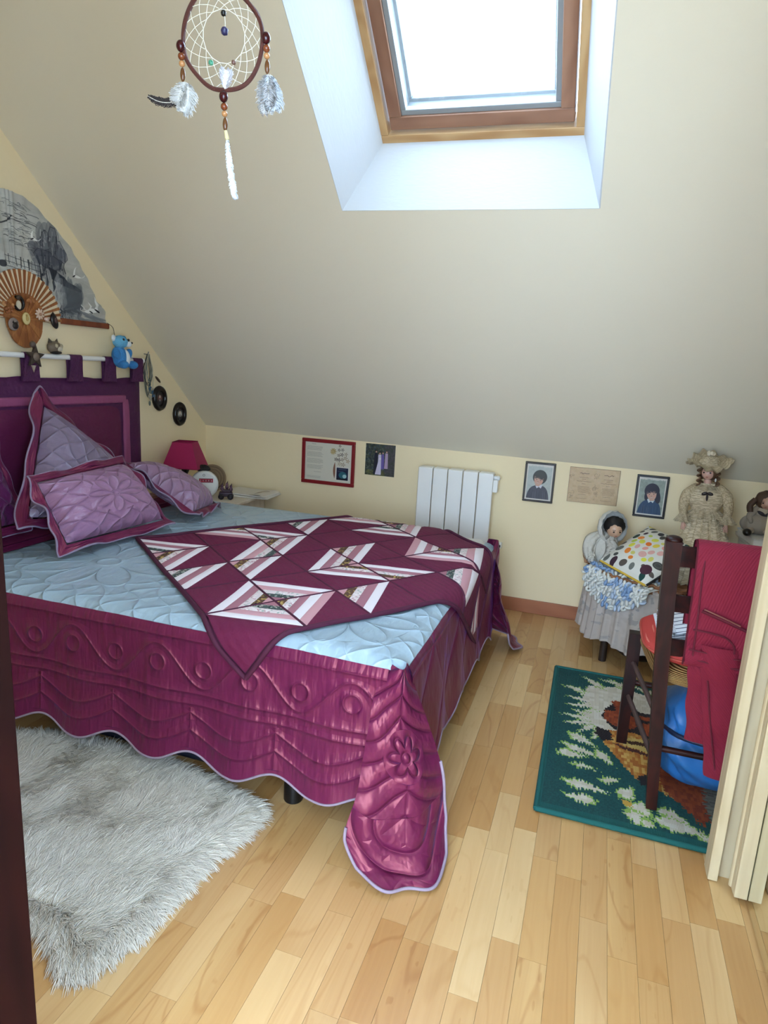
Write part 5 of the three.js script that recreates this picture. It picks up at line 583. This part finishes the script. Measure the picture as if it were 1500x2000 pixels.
// ---------- chair with clothes ----------
const chairWood = mat(0xffffff, 0.42, { map: woodMap([58, 20, 15], [30, 10, 9], 4, 2), specularIntensity: 0.6 });
{
  const t = thing('ladder_back_chair', 'dark wooden chair with straw seat seen from behind', 'chair', [0, 0.012, 0]);
  const post = (pts, w) => { const c = pts.map((p) => V(...p)); const g = []; for (let i = 0; i + 1 < c.length; i++) { const a = c[i], b = c[i + 1], s0 = w[i] / 2, s1 = w[i + 1] / 2; const q = new THREE.CylinderGeometry(s1 * 1.48, s0 * 1.48, a.distanceTo(b), 4, 1).rotateY(PI / 4).toNonIndexed(); q.computeVertexNormals(); q.applyQuaternion(new THREE.Quaternion().setFromUnitVectors(V(0, 1, 0), b.clone().sub(a).normalize())); q.translate((a.x + b.x) / 2, (a.y + b.y) / 2, (a.z + b.z) / 2); g.push(q); } return metres(merge(g), 2); };
  mesh('rear_post', post([[2.692, 0, 1.628], [2.662, 0.43, 1.62], [2.646, 0.7, 1.628], [2.64, 0.862, 1.64]], [0.03, 0.038, 0.04, 0.042]), chairWood, t);
  mesh('post_cap', ell(0.024, 0.012, 0.024, 2.64, 0.864, 1.64), chairWood, t);
  mesh('rear_post', post([[3.04, 0, 1.628], [3.06, 0.43, 1.62], [3.07, 0.7, 1.628], [3.075, 0.862, 1.64]], [0.03, 0.038, 0.04, 0.042]), chairWood, t);
  mesh('front_leg', post([[2.611, 0, 1.256], [2.608, 0.43, 1.262]], [0.034, 0.04]), chairWood, t); mesh('front_leg', post([[3.1, 0, 1.256], [3.1, 0.43, 1.262]], [0.034, 0.04]), chairWood, t);
  for (const y of [0.3, 0.17]) { mesh('rung', bar([2.61, y + 0.02, 1.262], [2.672, y, 1.62], 0.009, 0.009, 10), mat(0x4a3530, 0.5), t); mesh('rung', bar([3.1, y + 0.02, 1.262], [3.055, y, 1.62], 0.009, 0.009, 10), mat(0x4a3530, 0.5), t); }
  mesh('rung', bar([2.61, 0.24, 1.262], [3.1, 0.24, 1.262], 0.01), chairWood, t); mesh('rung', bar([2.68, 0.2, 1.62], [3.05, 0.2, 1.62], 0.01), chairWood, t);
  for (const [y, h, z] of [[0.815, 0.06, 1.642], [0.67, 0.05, 1.634], [0.53, 0.05, 1.626]]) mesh('back_slat', grid(20, 4, (u, v) => [lerp(2.65, 3.07, u), y + (v - 0.5) * h, z - 0.02 * Math.sin(PI * u)]), chairWood, t), mesh('back_slat', box(0.4, h * 0.98, 0.008, 2.86, y, z - 0.022, 0.003), chairWood, t);
  const straw = mat(0xb98f52, 0.85, { bumpMap: heightTex(256, 256, (u, v) => 0.5 + 0.4 * Math.sin(v * 2 * PI * 26 + 2 * vn(u * 8, v * 8)) + 0.2 * vn(u * 60, v * 60)), bumpScale: 0.006 });
  mesh('straw_seat', blob(48, 20, (d) => { const sx = Math.sign(d.x) * Math.pow(Math.abs(d.x), 0.42), sz = Math.sign(d.z) * Math.pow(Math.abs(d.z), 0.42); const z = 1.44 + sz * 0.2; return V(2.857 + sx * lerp(0.25, 0.21, (sz + 1) / 2), 0.428 + d.y * 0.026, z); }), straw, t);
}
{
  const t = thing('seat_cushion', 'coral red seat cushion on the straw chair seat', 'cushion', [0, 0.012, 0]);
  const tx = colorTex(256, 256, (u, v) => { const n = fbm(u * 8, v * 8, 3, 8), s = vn(u * 26, v * 26, 26) > 0.86 ? 1 : 0; return [lerp(190, 174, n) + 24 * s, lerp(74, 58, n) + 50 * s, lerp(66, 52, n) + 40 * s]; });
  mesh('cover', blob(48, 24, (d) => { const sx = Math.sign(d.x) * Math.pow(Math.abs(d.x), 0.5), sz = Math.sign(d.z) * Math.pow(Math.abs(d.z), 0.5); return V(2.845 + sx * 0.235, 0.49 + d.y * 0.034 + 0.012 * (sx < 0 ? -sx * 0.6 : 0), 1.43 + sz * 0.2); }), mat(0xffffff, 0.95, { map: tx, specularIntensity: 0.3 }), t);
  mesh('seam', tube(Array.from({ length: 48 }, (_, i) => { const a = i / 48 * 2 * PI, c = Math.cos(a), s = Math.sin(a), sx = Math.sign(c) * Math.pow(Math.abs(c), 0.5), sz = Math.sign(s) * Math.pow(Math.abs(s), 0.5); return [2.845 + sx * 0.236, 0.49 + 0.012 * (sx < 0 ? -sx * 0.6 : 0), 1.43 + sz * 0.201]; }), 0.004, 140, 6, true), mat(0xb04638, 0.8), t);
}
{
  const t = thing('folded_shirt', 'white striped shirt folded on the coral seat cushion', 'shirt', [0, 0, 0]);
  const tx = canvasTex(256, 256, (g) => { g.fillStyle = '#e9eaee'; g.fillRect(0, 0, 256, 256); g.fillStyle = '#3a4056'; for (let i = 0; i < 9; i++) g.fillRect(0, 10 + i * 29, 256, 5); });
  const m = mat(0xffffff, 0.85, { map: tx });
  for (let k = 0; k < 4; k++) mesh('fold', merge([grid(24, 16, (u, v) => { const x = lerp(2.66 + 0.01 * k, 2.9, u), z = lerp(1.3 + 0.008 * k, 1.6, v); const e = Math.sin(PI * clamp(u * 1.1)); return [x, 0.53 + k * 0.016 + 0.006 * fbm(u * 4 + k, v * 4, 2) + 0.012 * Math.min(1, u * 6), z]; }), grid(24, 3, (u, v) => { const a = v * PI; return [2.66 + 0.01 * k - 0.01 * Math.sin(a), 0.53 + k * 0.016 + 0.007 * (1 - Math.cos(a)) - 0.006, lerp(1.3, 1.6, u)]; })]), m, t);
  mesh('printed_patch', at(new THREE.PlaneGeometry(0.09, 0.1), 2.83, 0.61, 1.5, -PI / 2), mat(0xbcd2e2, 0.8), t);
}
{ // red jeans over the chair back
  const t = thing('red_jeans', 'crimson jeans folded over the back of the chair', 'jeans', [0, 0, 0]);
  const wv = heightTex(256, 256, (u, v) => 0.5 + 0.3 * Math.sin((u + v) * 2 * PI * 40) + 0.2 * vn(u * 90, v * 90, 90)), m = mat(0x7f0f2b, 0.85, { bumpMap: wv, bumpScale: 0.0015, sheen: 0.4, sheenColor: lin(0xd0486a) }), st = mat(0x5e0b20, 0.8);
  // profile: up behind the slats, over the top, down in front
  const prof = [[0.62, 1.612], [0.8, 1.612], [0.868, 1.616], [0.884, 1.64], [0.872, 1.672], [0.8, 1.69], [0.66, 1.694], [0.56, 1.696], [0.528, 1.69]], pc = new THREE.CatmullRomCurve3(prof.map(([y, z]) => V(0, y, z)));
  const lay = (off, x0, x1, s) => grid(40, 60, (u, v) => { const p = pc.getPoint(v), k = clamp((0.88 - p.y) / 0.35); const f = v > 0.4 ? 1 : 0.3; const x = lerp(x0 + 0.006 * k, x1, u); const w = 0.008 * Math.sin(p.y * 70 + u * 3 + s) * sstep(0.75, 0.55, p.y) * f + 0.006 * (fbm(u * 5 + s, v * 9, 3) - 0.5); return [x, p.y + (v > 0.4 ? 0.004 : 0) , p.z + (v > 0.42 ? off + w : -off * 0.3)]; });
  mesh('body', [lay(0.014, 2.70, 3.0, 1), lay(0.002, 2.702, 3.0, 4), grid(2, 60, (u, v) => { const p = pc.getPoint(v), k = clamp((0.88 - p.y) / 0.35); return [2.70 + 0.006 * k - 0.004 * Math.sin(u * PI), p.y, p.z + (v > 0.42 ? lerp(0.002, 0.014, u) : 0)]; })], m, t);
  const leg = (x0, x1, y0, y1, z, r, s) => mesh('leg_tube', closedGrid(36, 40, (u, v) => { const a = u * 2 * PI, y = lerp(y0, y1, v), c = lerp(x0, x1, v), w = 0.05 - 0.006 * v; const k = 1 + 0.05 * Math.sin(y * 60 + s); return [c + Math.cos(a) * w * k, y, z + Math.sin(a) * r + 0.006 * Math.sin(y * 34 + s)]; }), m, t);
  leg(2.79, 2.85, 0.6, 0.205, 1.7, 0.017, 1); leg(2.84, 2.9, 0.6, 0.18, 1.685, 0.016, 2); leg(2.765, 2.79, 0.6, 0.29, 1.675, 0.013, 3);
  const z = 1.716; mesh('zip', tube([[2.735, 0.705, z], [2.78, 0.69, z], [2.83, 0.672, z]], 0.0024), mat(0x9a5e56, 0.4, { metalness: 0.5 }), t); mesh('zip_placket', tube([[2.73, 0.698, z - 0.002], [2.79, 0.68, z - 0.002], [2.86, 0.655, z - 0.002]], 0.0045), st, t);
  mesh('pocket_seam', tube([[2.715, 0.642, z], [2.76, 0.64, z + 0.002], [2.8, 0.632, z + 0.002], [2.822, 0.612, z], [2.826, 0.59, z]], 0.0028), st, t); mesh('hem_seam', tube([[2.712, 0.556, z - 0.004], [2.78, 0.55, z], [2.87, 0.545, z]], 0.003), st, t); mesh('hem_seam', tube([[2.712, 0.582, z - 0.002], [2.78, 0.578, z], [2.87, 0.572, z]], 0.0025), st, t); mesh('side_seam', tube([[2.722, 0.87, z - 0.03], [2.718, 0.8, z - 0.01], [2.722, 0.66, z], [2.725, 0.55, z - 0.004]], 0.0025), st, t); mesh('leg_seam', tube([[2.772, 0.5, 1.718], [2.8, 0.36, 1.72], [2.835, 0.21, 1.716]], 0.0025), st, t);
}
{
  const t = thing('blue_bag', 'bright blue plastic bag standing under the chair seat', 'bag', [2.87, 0.03, 1.43]);
  mesh('body', blob(60, 40, (d) => { const w = 1 + 0.12 * (fbm(d.x * 3 + 5, d.y * 3 + d.z * 2, 4) - 0.5) + 0.06 * Math.sin(d.y * 9 + d.x * 6) + 0.05 * Math.abs(Math.sin(d.x * 8 + d.y * 5 + d.z * 6)); const sx = Math.sign(d.x) * Math.pow(Math.abs(d.x), 0.6), sz = Math.sign(d.z) * Math.pow(Math.abs(d.z), 0.6); return V(sx * 0.17 * w, 0.165 + d.y * 0.165, sz * 0.14 * w * (1 - 0.25 * Math.max(0, d.y))); }), mat(0x2f6fb0, 0.4), t); mesh('handle', tube([[-0.08, 0.3, 0.08], [-0.05, 0.325, 0.1], [0.03, 0.325, 0.1], [0.06, 0.3, 0.08]], 0.006), mat(0x275f9a, 0.4), t); mesh('dark_band', tube([[-0.17, 0.2, 0.06], [-0.12, 0.2, 0.125], [0, 0.2, 0.15], [0.12, 0.2, 0.125]], 0.008), mat(0x1b2440, 0.5), t);
}
// ---------- wardrobe with mirror sliding door ----------
{
  const t = thing('wardrobe', 'oak wardrobe with mirrored sliding door and ribbed door edge', 'wardrobe', [0, 0, 0]);
  const oak = mat(0xffffff, 0.5, { map: woodMap([216, 199, 164], [190, 168, 130], 5, 1.2) }), top = 2.42, ZE = ZF - 0.016;
  mesh('end_stile', bb(2.82, 0.002, 1.827, 2.846, top, 1.887, 0.003), oak, t);
  mesh('filler_strip', bb(2.846, 0.0, 1.842, 2.884, top, 1.858, 0.001), oak, t);
  mesh('end_panel', bb(2.884, 0.002, 1.842, RX - 0.004, top, 1.862), oak, t);
  mesh('top_panel', bb(2.82, top, 1.827, RX - 0.004, top + 0.02, ZE), oak, t);
  const d = mesh('door_edge', [bb(2.874, 0.014, 1.892, 2.9, top - 0.01, 1.93), bar([2.877, 0.014, 1.9], [2.877, top - 0.01, 1.9], 0.009, 0.009, 12), bar([2.893, 0.014, 1.896], [2.893, top - 0.01, 1.896], 0.0065, 0.0065, 12), bb(2.874, 0.014, 1.93, 2.9055, top - 0.01, 1.945, 0.002)].map((g) => metres(g)), oak, t);
  mesh('mirror', bb(2.9065, 0.006, 1.9, 2.911, top - 0.01, ZE), mat(0xe8ece8, 0.015, { metalness: 1 }), t);
  mesh('door_board', bb(2.9112, 0.006, 1.9, 2.93, top - 0.01, ZE), oak, t);
  mesh('floor_track', bb(2.914, 0.0, 1.87, 2.96, 0.005, ZE), mat(0xa89a84, 0.4, { metalness: 0.4 }), t);
}
// ---------- rugs ----------
{ // needlepoint rug
  const t = thing('picture_rug', 'teal rug with a brown dog and white flowers under the chair', 'rug', [2.345, 0, 0.7]);
  const W = 0.6, L = 1.075; // local x 0..W, z 0..L ; canvas x -> x, canvas y -> z
  const tx = canvasTex(768, 1376, (g, w, h) => {
    const r = rng(61); g.fillStyle = '#0e4645'; g.fillRect(0, 0, w, h); const S = 12, q = (x) => Math.round(x / S) * S;
    // drawn on a coarse stitch grid so that every outline is stepped like wool stitches
    const cells = [], nx = 128, ny = 230, px = w / nx, py = h / ny; const col = new Array(nx * ny).fill(null);
    const ins = (x, y, P) => { let c = false; for (let i = 0, j = P.length - 1; i < P.length; j = i++) if ((P[i][1] > y) !== (P[j][1] > y) && x < (P[j][0] - P[i][0]) * (y - P[i][1]) / (P[j][1] - P[i][1]) + P[i][0]) c = !c; return c; };
    const poly = (P, c, jit = 1.6) => { for (let j = 0; j < ny; j++) for (let i = 0; i < nx; i++) if (ins(i + (hash2(j, 7) - 0.5) * jit, j + (hash2(i, 3) - 0.5) * jit * 1.4, P)) col[j * nx + i] = typeof c === 'function' ? c(i, j) : c; };
    const lite = ['#cfc4b0', '#d6cdbd', '#c8bda8'], wh = (i, j) => lite[Math.floor(hash2(i >> 2, j >> 2) * 3)], gr = '#8fae52', ye = '#b9c65a';
    const petal = (x, y, a, L2, w2) => { const c = Math.cos(a), s = Math.sin(a), f = (k, o) => [x + c * k - s * o, y + s * k * 1.0 + c * o]; poly([f(-2, 0), f(L2 * 0.3, -w2 - 1.5), f(L2 + 3, 0), f(L2 * 0.3, w2 + 1.5)], gr, 3); poly([f(1, 0), f(L2 * 0.35, -w2), f(L2, 0), f(L2 * 0.35, w2)], wh, 2.4); };
    // big chrysanthemum head behind the dog
    for (const [a, l, w2] of [[2.5, 40, 6], [2.85, 46, 6], [3.2, 44, 7], [3.55, 42, 6], [3.9, 38, 6], [4.3, 30, 6], [2.2, 38, 6]]) petal(56, 62, a, l, w2);
    poly([[30, 30], [56, 22], [88, 30], [110, 40], [110, 62], [70, 72], [38, 74], [26, 56]], wh); for (const [x, y, a, l] of [[44, 30, 3.9, 26], [62, 24, 4.1, 20], [28, 44, 3.4, 20], [70, 18, 3.4, 30], [96, 26, 3.6, 34]]) petal(x, y, a, l, 4);
    for (const [a, l] of [[2.3, 34], [2.7, 38], [3.1, 36], [3.5, 30], [1.9, 36]]) petal(46, 92, a, l, 5); poly([[34, 80], [54, 76], [58, 108], [44, 112], [32, 96]], wh);
    const red = ['#8e3a16', '#9a431c', '#7f3013'], rd = (i, j) => red[Math.floor(hash2(i >> 1, j >> 2) * 3)], blk = '#1a0f12', gold = ['#b5732a', '#c28a3c', '#a8601f', '#d0a052'], gd = (i, j) => gold[Math.floor(hash2(i >> 1, j >> 2) * 4)];
    poly([[52, 56], [66, 50], [72, 64], [104, 62], [112, 76], [104, 112], [64, 112], [50, 100], [42, 84], [44, 70]], blk); poly([[50, 52], [64, 48], [70, 60], [64, 70], [54, 70]], rd); poly([[44, 72], [60, 68], [70, 78], [68, 96], [54, 98], [44, 88]], rd); poly([[72, 84], [86, 78], [106, 80], [108, 98], [92, 104], [74, 102]], rd); poly([[72, 70], [104, 70], [106, 76], [74, 77]], rd);
    poly([[44, 106], [64, 102], [100, 112], [112, 108], [118, 150], [108, 168], [88, 182], [66, 170], [52, 146], [42, 124]], gd); poly([[56, 112], [78, 110], [88, 122], [78, 130], [58, 124]], '#cfae62'); poly([[60, 116], [78, 115], [80, 120], [62, 121]], '#4a2a14'); poly([[50, 124], [80, 131], [94, 128], [80, 135], [56, 130]], '#4a1d12'); poly([[92, 116], [116, 112], [114, 124], [94, 124]], '#d9d2c4'); poly([[84, 134], [124, 124], [128, 170], [116, 190], [98, 196], [84, 176], [78, 152]], rd, 3); poly([[38, 104], [48, 106], [50, 120], [42, 124], [36, 114]], blk); poly([[66, 166], [74, 158], [76, 172], [68, 176]], blk); poly([[98, 190], [106, 182], [110, 200], [102, 206]], rd, 4);
    poly([[112, 128], [128, 118], [128, 214], [112, 210], [108, 184]], (i, j) => ['#6d675c', '#7a746a', '#5c574e'][Math.floor(hash2(i >> 2, j) * 3)], 4);
    for (const [x, y, a, l, w2] of [[16, 122, 0.6, 26, 5], [10, 140, 0.35, 34, 4], [36, 140, 0.9, 22, 4], [8, 154, 0.0, 22, 5], [20, 166, 0.15, 18, 2.5], [14, 190, 0.12, 32, 5], [40, 180, -0.35, 14, 3.5], [38, 208, 3.2, 22, 5], [58, 200, 0.6, 18, 8], [54, 196, 5.2, 16, 6], [60, 206, 1.4, 16, 6], [76, 198, 0.5, 24, 6], [72, 210, 0.15, 34, 7], [70, 214, 1.9, 10, 4], [98, 218, 0.2, 20, 4]]) petal(x, y, a, l, w2);
    poly([[54, 198], [60, 197], [61, 203], [55, 204]], '#c79a3e');
    for (let j = 0; j < ny; j++) for (let i = 0; i < nx; i++) { let c = col[j * nx + i]; if (!c) c = ['#0e4645', '#0c3f40', '#124d4a'][Math.floor(hash2(i, j) * 3)]; g.fillStyle = c; g.fillRect(i * px, j * py, px + 0.6, py + 0.6); }
    g.fillStyle = '#0f5450'; g.fillRect(0, h - 46, w, 46); g.fillRect(0, 0, 16, h);
  });
  const wb = heightTex(256, 256, (u, v) => Math.abs(Math.sin(u * 64 * PI)) * 0.5 + Math.abs(Math.sin(v * 64 * PI)) * 0.5); wb.repeat.set(2, 3.6);
  mesh('woven_face', grid(30, 50, (u, v) => [u * W + 0.012 * (v - 0.5) , 0.012 + 0.002 * (fbm(u * 4, v * 8, 2) - 0.5), v * L], (u, v) => [u, 1 - v]), mat(0xffffff, 0.95, { map: tx, bumpMap: wb, bumpScale: 0.004 }), t);
  mesh('backing', bb(0, 0.001, 0, W, 0.0105, L), mat(0x0d3a39, 0.95), t);
  const cor = [[0, 0], [W, 0], [W, L], [0, L]]; cor.forEach(([x, z], i) => { const [x2, z2] = cor[(i + 1) % 4], sh = (a, b) => a + 0.012 * (b / L - 0.5); mesh('bound_edge', bar([sh(x, z), 0.0095, z], [sh(x2, z2), 0.0095, z2], 0.0085, 0.0085, 8), mat(0x0f5652, 0.9), t); });
}
{ // long-haired white rug
  const t = thing('fur_rug', 'white long-haired fur rug on the floor beside the bed', 'rug', [0, 0, 0]);
  const out = [[0.5, 2.2], [0.62, 2.09], [0.77, 2.03], [0.93, 2.02], [1.14, 2.03], [1.3, 2.045], [1.44, 2.075], [1.555, 2.1], [1.585, 2.15], [1.56, 2.28], [1.535, 2.39], [1.53, 2.53], [1.51, 2.63], [1.49, 2.7], [1.455, 2.725], [1.40, 2.705], [1.32, 2.66], [1.2, 2.66], [1.0, 2.7], [0.75, 2.7], [0.55, 2.6], [0.48, 2.4]];
  const sh = new THREE.Shape(); sh.setFromPoints(new THREE.SplineCurve(out.map(([x, z]) => new THREE.Vector2(x, -z))).getPoints(120)); const poly = sh.getPoints();
  mesh('hide', new THREE.ExtrudeGeometry(sh, { depth: 0.012, bevelEnabled: false }).rotateX(-PI / 2).translate(0, 0.001, 0), mat(0xd9d2c2, 0.95), t);
  const ins = (x, z) => { let c = false; for (let i = 0, j = poly.length - 1; i < poly.length; j = i++) if ((poly[i].y > -z) !== (poly[j].y > -z) && x < (poly[j].x - poly[i].x) * (-z - poly[i].y) / (poly[j].y - poly[i].y) + poly[i].x) c = !c; return c; };
  const edge = (x, z) => { let d = 9; for (const p of poly) d = Math.min(d, Math.hypot(p.x - x, p.y + z)); return d; };
  // one tuft: five bent tapering hairs
  const tuft = (seed) => { const r = rng(seed), gs = []; for (let i = 0; i < 5; i++) { const a = r() * 2 * PI, d = 0.004 * r(), L = 0.03 + 0.022 * r(), b = 0.012 + 0.02 * r(); const pts = [[Math.cos(a) * d, 0, Math.sin(a) * d], [Math.cos(a) * d + 0.35 * b, L * 0.5, Math.sin(a) * d + (r() - 0.5) * 0.006], [Math.cos(a) * d + b, L * 0.82, Math.sin(a) * d + (r() - 0.5) * 0.012]]; const g = grid(3, 3, (u, v) => { const k = v * 2, j = Math.min(1, Math.floor(k)), f = k - j, p = [0, 1, 2].map((q) => lerp(pts[j][q], pts[j + 1][q], f)), w = 0.0019 * (1 - v * 0.9), an = u * 2 * PI; return [p[0] + Math.cos(an) * w, p[1], p[2] + Math.sin(an) * w]; }); gs.push(g); } return merge(gs); };
  const hair = mat(0xffffff, 0.75, { sheen: 0.3 }), r = rng(19), m = M4(), q = new THREE.Quaternion(), e = new THREE.Euler(), col = new THREE.Color();
  for (let k = 0; k < 3; k++) {
    const N = 9500, im = new THREE.InstancedMesh(tuft(100 + k), hair, N); im.name = 'fur_pile'; im.userData.kind = 'stuff'; im.castShadow = im.receiveShadow = true;
    let n = 0; while (n < N) { const x = 0.48 + r() * 1.12, z = 1.97 + r() * 0.78; if (!ins(x, z)) continue; const d = edge(x, z), n1 = fbm(x * 9, z * 9, 3), dir = 0.6 + 5 * (n1 - 0.5) + (r() - 0.5) * 1.2; const cx = x - 1.1, cz = z - 2.35; const outA = Math.atan2(-cz, cx); const ang = d < 0.05 ? outA + (r() - 0.5) * 0.8 : dir; e.set((r() - 0.5) * 0.3, ang, -(d < 0.04 ? 0.75 : 0.25) - 0.35 * r()); q.setFromEuler(e); const s = 0.75 + 0.55 * r(); m.compose(V(x, 0.011, z), q, V(s * 1.1, s, s * 1.1)); im.setMatrixAt(n, m); const c = 0.7 + 0.14 * r(); col.setRGB(c * 1.04, c * 0.955, c * 0.82); im.setColorAt(n, col); n++; }
    t.add(im);
  }
}
// ---------- dream catcher hanging in front of the slope ----------
{
  const D = 1.3, C = V(1.596, 1.931, 2.345), ax = V(0.955, 0.052, -0.29).normalize(), up = V(0.03, 0.996, 0.06).normalize(), nn = ax.clone().cross(up).normalize(); up.copy(nn.clone().cross(ax));
  const P = (a, b, c = 0) => C.clone().addScaledVector(ax, a).addScaledVector(up, b).addScaledVector(nn, c);
  const t = thing('dream_catcher', 'brown hoop dream catcher with white web, beads and feathers', 'dream catcher');
  const hoopM = mat(0x5a2a1e, 0.6, { bumpMap: plasterBump, bumpScale: 0.003 }), RXh = 0.080, RYh = 0.089, w = 0.0042;
  const hp = Array.from({ length: 60 }, (_, i) => { const a = i / 60 * 2 * PI; return P(RXh * Math.cos(a) + 0.0015 * Math.sin(a * 5), RYh * Math.sin(a) + 0.001 * Math.sin(a * 7)); });
  mesh('hoop', tube(hp, w, 200, 10, true), hoopM, t); mesh('hoop_twig', tube(Array.from({ length: 30 }, (_, i) => { const a = 0.1 + i / 30 * 3.4; return P((RXh + 0.003 * Math.sin(a * 4)) * Math.cos(a), (RYh + 0.003 * Math.sin(a * 4)) * Math.sin(a), 0.004 * Math.cos(a * 4)); }), 0.0028, 90, 8), hoopM, t);
  const string = mat(0xe4ddc9, 0.8), N = 16, webC = [0.006, 0.012]; let ring = Array.from({ length: N }, (_, i) => [i / N * 2 * PI + 0.1, 1]);
  const pos = ([a, r], k = 0) => P(lerp(webC[0], 0, r) + RXh * r * Math.cos(a), lerp(webC[1], 0, r) + RYh * r * Math.sin(a), k); const segs = [];
  for (const rr of [0.86, 0.73, 0.62, 0.53]) { const nx = ring.map(([a], i) => [a + PI / N, rr]); ring.forEach((p, i) => { segs.push(bar(pos(p).toArray(), pos(nx[i]).toArray(), 0.0007, 0.0007, 5), bar(pos(nx[i]).toArray(), pos(ring[(i + 1) % N]).toArray(), 0.0007, 0.0007, 5)); }); ring = nx; }
  ring.forEach((p, i) => segs.push(bar(pos(p).toArray(), pos(ring[(i + 1) % N]).toArray(), 0.0009, 0.0009, 5)));
  mesh('web', segs, string, t);
  const dot = (a, b, r, c, n = 'stone') => mesh(n, at(blob(12, 8, (d) => 1 + 0.3 * (vn(d.x * 3 + a * 99, d.y * 3) - 0.5)), ...P(a, b, 0.002).toArray(), 0, 0, 0, r), mat(c, 0.35), t);
  dot(-0.026, -0.04, 0.005, 0x4e9a78); dot(0.02, -0.04, 0.0045, 0x6d4a3c); dot(0.005, 0.045, 0.0055, 0x17150f); dot(0.005, 0.0145, 0.0075, 0x2c2a52, 'cluster'); mesh('cluster_thread', tube([P(0.006, 0.05), P(0.007, 0.03), P(0.006, 0.0145)], 0.0008), string, t);
  mesh('suspension_cord', tube([P(0, RYh), P(0, 0.3), V(1.6, 2.82, 2.33)], 0.0012, 20, 6), string, t);
  const beads = (x, y, big = 1) => { const B = [[0.0095, 0x3c0d12, 1.15], [0.0075, 0x7c4023, 0.95], [0.0065, 0xc08a58, 0.9], [0.0055, 0x6a4326, 2.4]]; let yy = y; for (const [r, c, k] of B) { yy -= r * k; mesh('bead', at(new THREE.SphereGeometry(1, 14, 10), ...P(x, yy, 0.004).toArray(), 0, 0, 0, [r * 0.95, r * k, r * 0.95]), mat(c, 0.2), t); yy -= r * k; } return yy; };
  const barb = (pts, wd, cA, cB, seed, splay = 1) => { // a feather: quill with many fine barbs on both sides
    const c = new THREE.CatmullRomCurve3(pts), r = rng(seed), A = [], Bq = []; mesh('quill', tube(pts, 0.001, 24, 5), mat(0xd9d2c0, 0.6), t);
    for (let i = 0; i < 150; i++) { const k = 0.02 + 0.97 * i / 150, p = c.getPoint(k), tg = c.getTangent(k), sd = tg.clone().cross(nn).normalize(); for (const s of [-1, 1]) { const L = wd * Math.pow(Math.sin(PI * clamp(k * 0.92 + 0.06)), 0.6) * (0.7 + 0.5 * r()); const q1 = p.clone().addScaledVector(sd, s * L * 0.6).addScaledVector(tg, L * 0.35).addScaledVector(nn, (r() - 0.5) * 0.006 * splay), q2 = p.clone().addScaledVector(sd, s * L).addScaledVector(tg, L * (0.6 + 0.5 * r())).addScaledVector(nn, (r() - 0.5) * 0.016 * splay); (cB && k > 0.42 ? Bq : A).push(tube([p, q1, q2], 0.00075, 4, 4)); } }
    mesh('feather_vane', A, mat(cA, 0.85), t); if (Bq.length) mesh('feather_tip', Bq, mat(cB, 0.8), t);
  };
  let y = beads(-0.0845, 0.0); barb([P(-0.082, y, 0.004), P(-0.086, y - 0.02, 0.006), P(-0.105, y - 0.036, 0.008), P(-0.135, y - 0.036, 0.008), P(-0.158, y - 0.026, 0.008)], 0.0085, 0xcfcac0, 0x3a322e, 1, 0.4); barb([P(-0.082, y, 0.004), P(-0.075, y - 0.02, 0.006), P(-0.08, y - 0.04, 0.006), P(-0.09, y - 0.055, 0.006)], 0.016, 0xdedcd6, 0, 2, 1.6); barb([P(-0.08, y, 0.004), P(-0.09, y - 0.02, 0.01), P(-0.098, y - 0.04, 0.01)], 0.015, 0xd2cec6, 0, 3, 1.6);
  y = beads(0.088, 0.012); mesh('bead_thread', tube([P(0.08, 0.016), P(0.088, 0.008), P(0.093, -0.012)], 0.001), string, t); barb([P(0.093, y, 0.004), P(0.096, y - 0.03, 0.006), P(0.1, y - 0.066, 0.006)], 0.018, 0xd9dde0, 0, 4, 1.8); barb([P(0.09, y, 0.004), P(0.08, y - 0.03, 0.008), P(0.078, y - 0.072, 0.006)], 0.013, 0xcdc9c4, 0, 5, 1.8); barb([P(0.091, y, 0.0), P(0.09, y - 0.03, 0.012), P(0.09, y - 0.06, 0.012)], 0.015, 0xb9b6b4, 0, 6, 1.8);
  y = beads(-0.004, -0.09); mesh('yellow_tie', taper([P(-0.004, y, 0.004), P(-0.002, y - 0.012, 0.004)], [0.0035, 0.0045], 8, 4), mat(0xdbcf9a, 0.7), t); barb([P(-0.002, y - 0.012, 0.004), P(0.0, y - 0.06, 0.004), P(0.006, y - 0.115, 0.004), P(0.009, y - 0.128, 0.004)], 0.0065, 0xe9edf2, 0, 7, 0.6);
  barb([P(0, -0.088, 0.006), P(0.004, -0.07, 0.008), P(0.006, -0.056, 0.008)], 0.011, 0xe2dfe2, 0, 8, 1.2);
}
renderer.render(scene, camera);
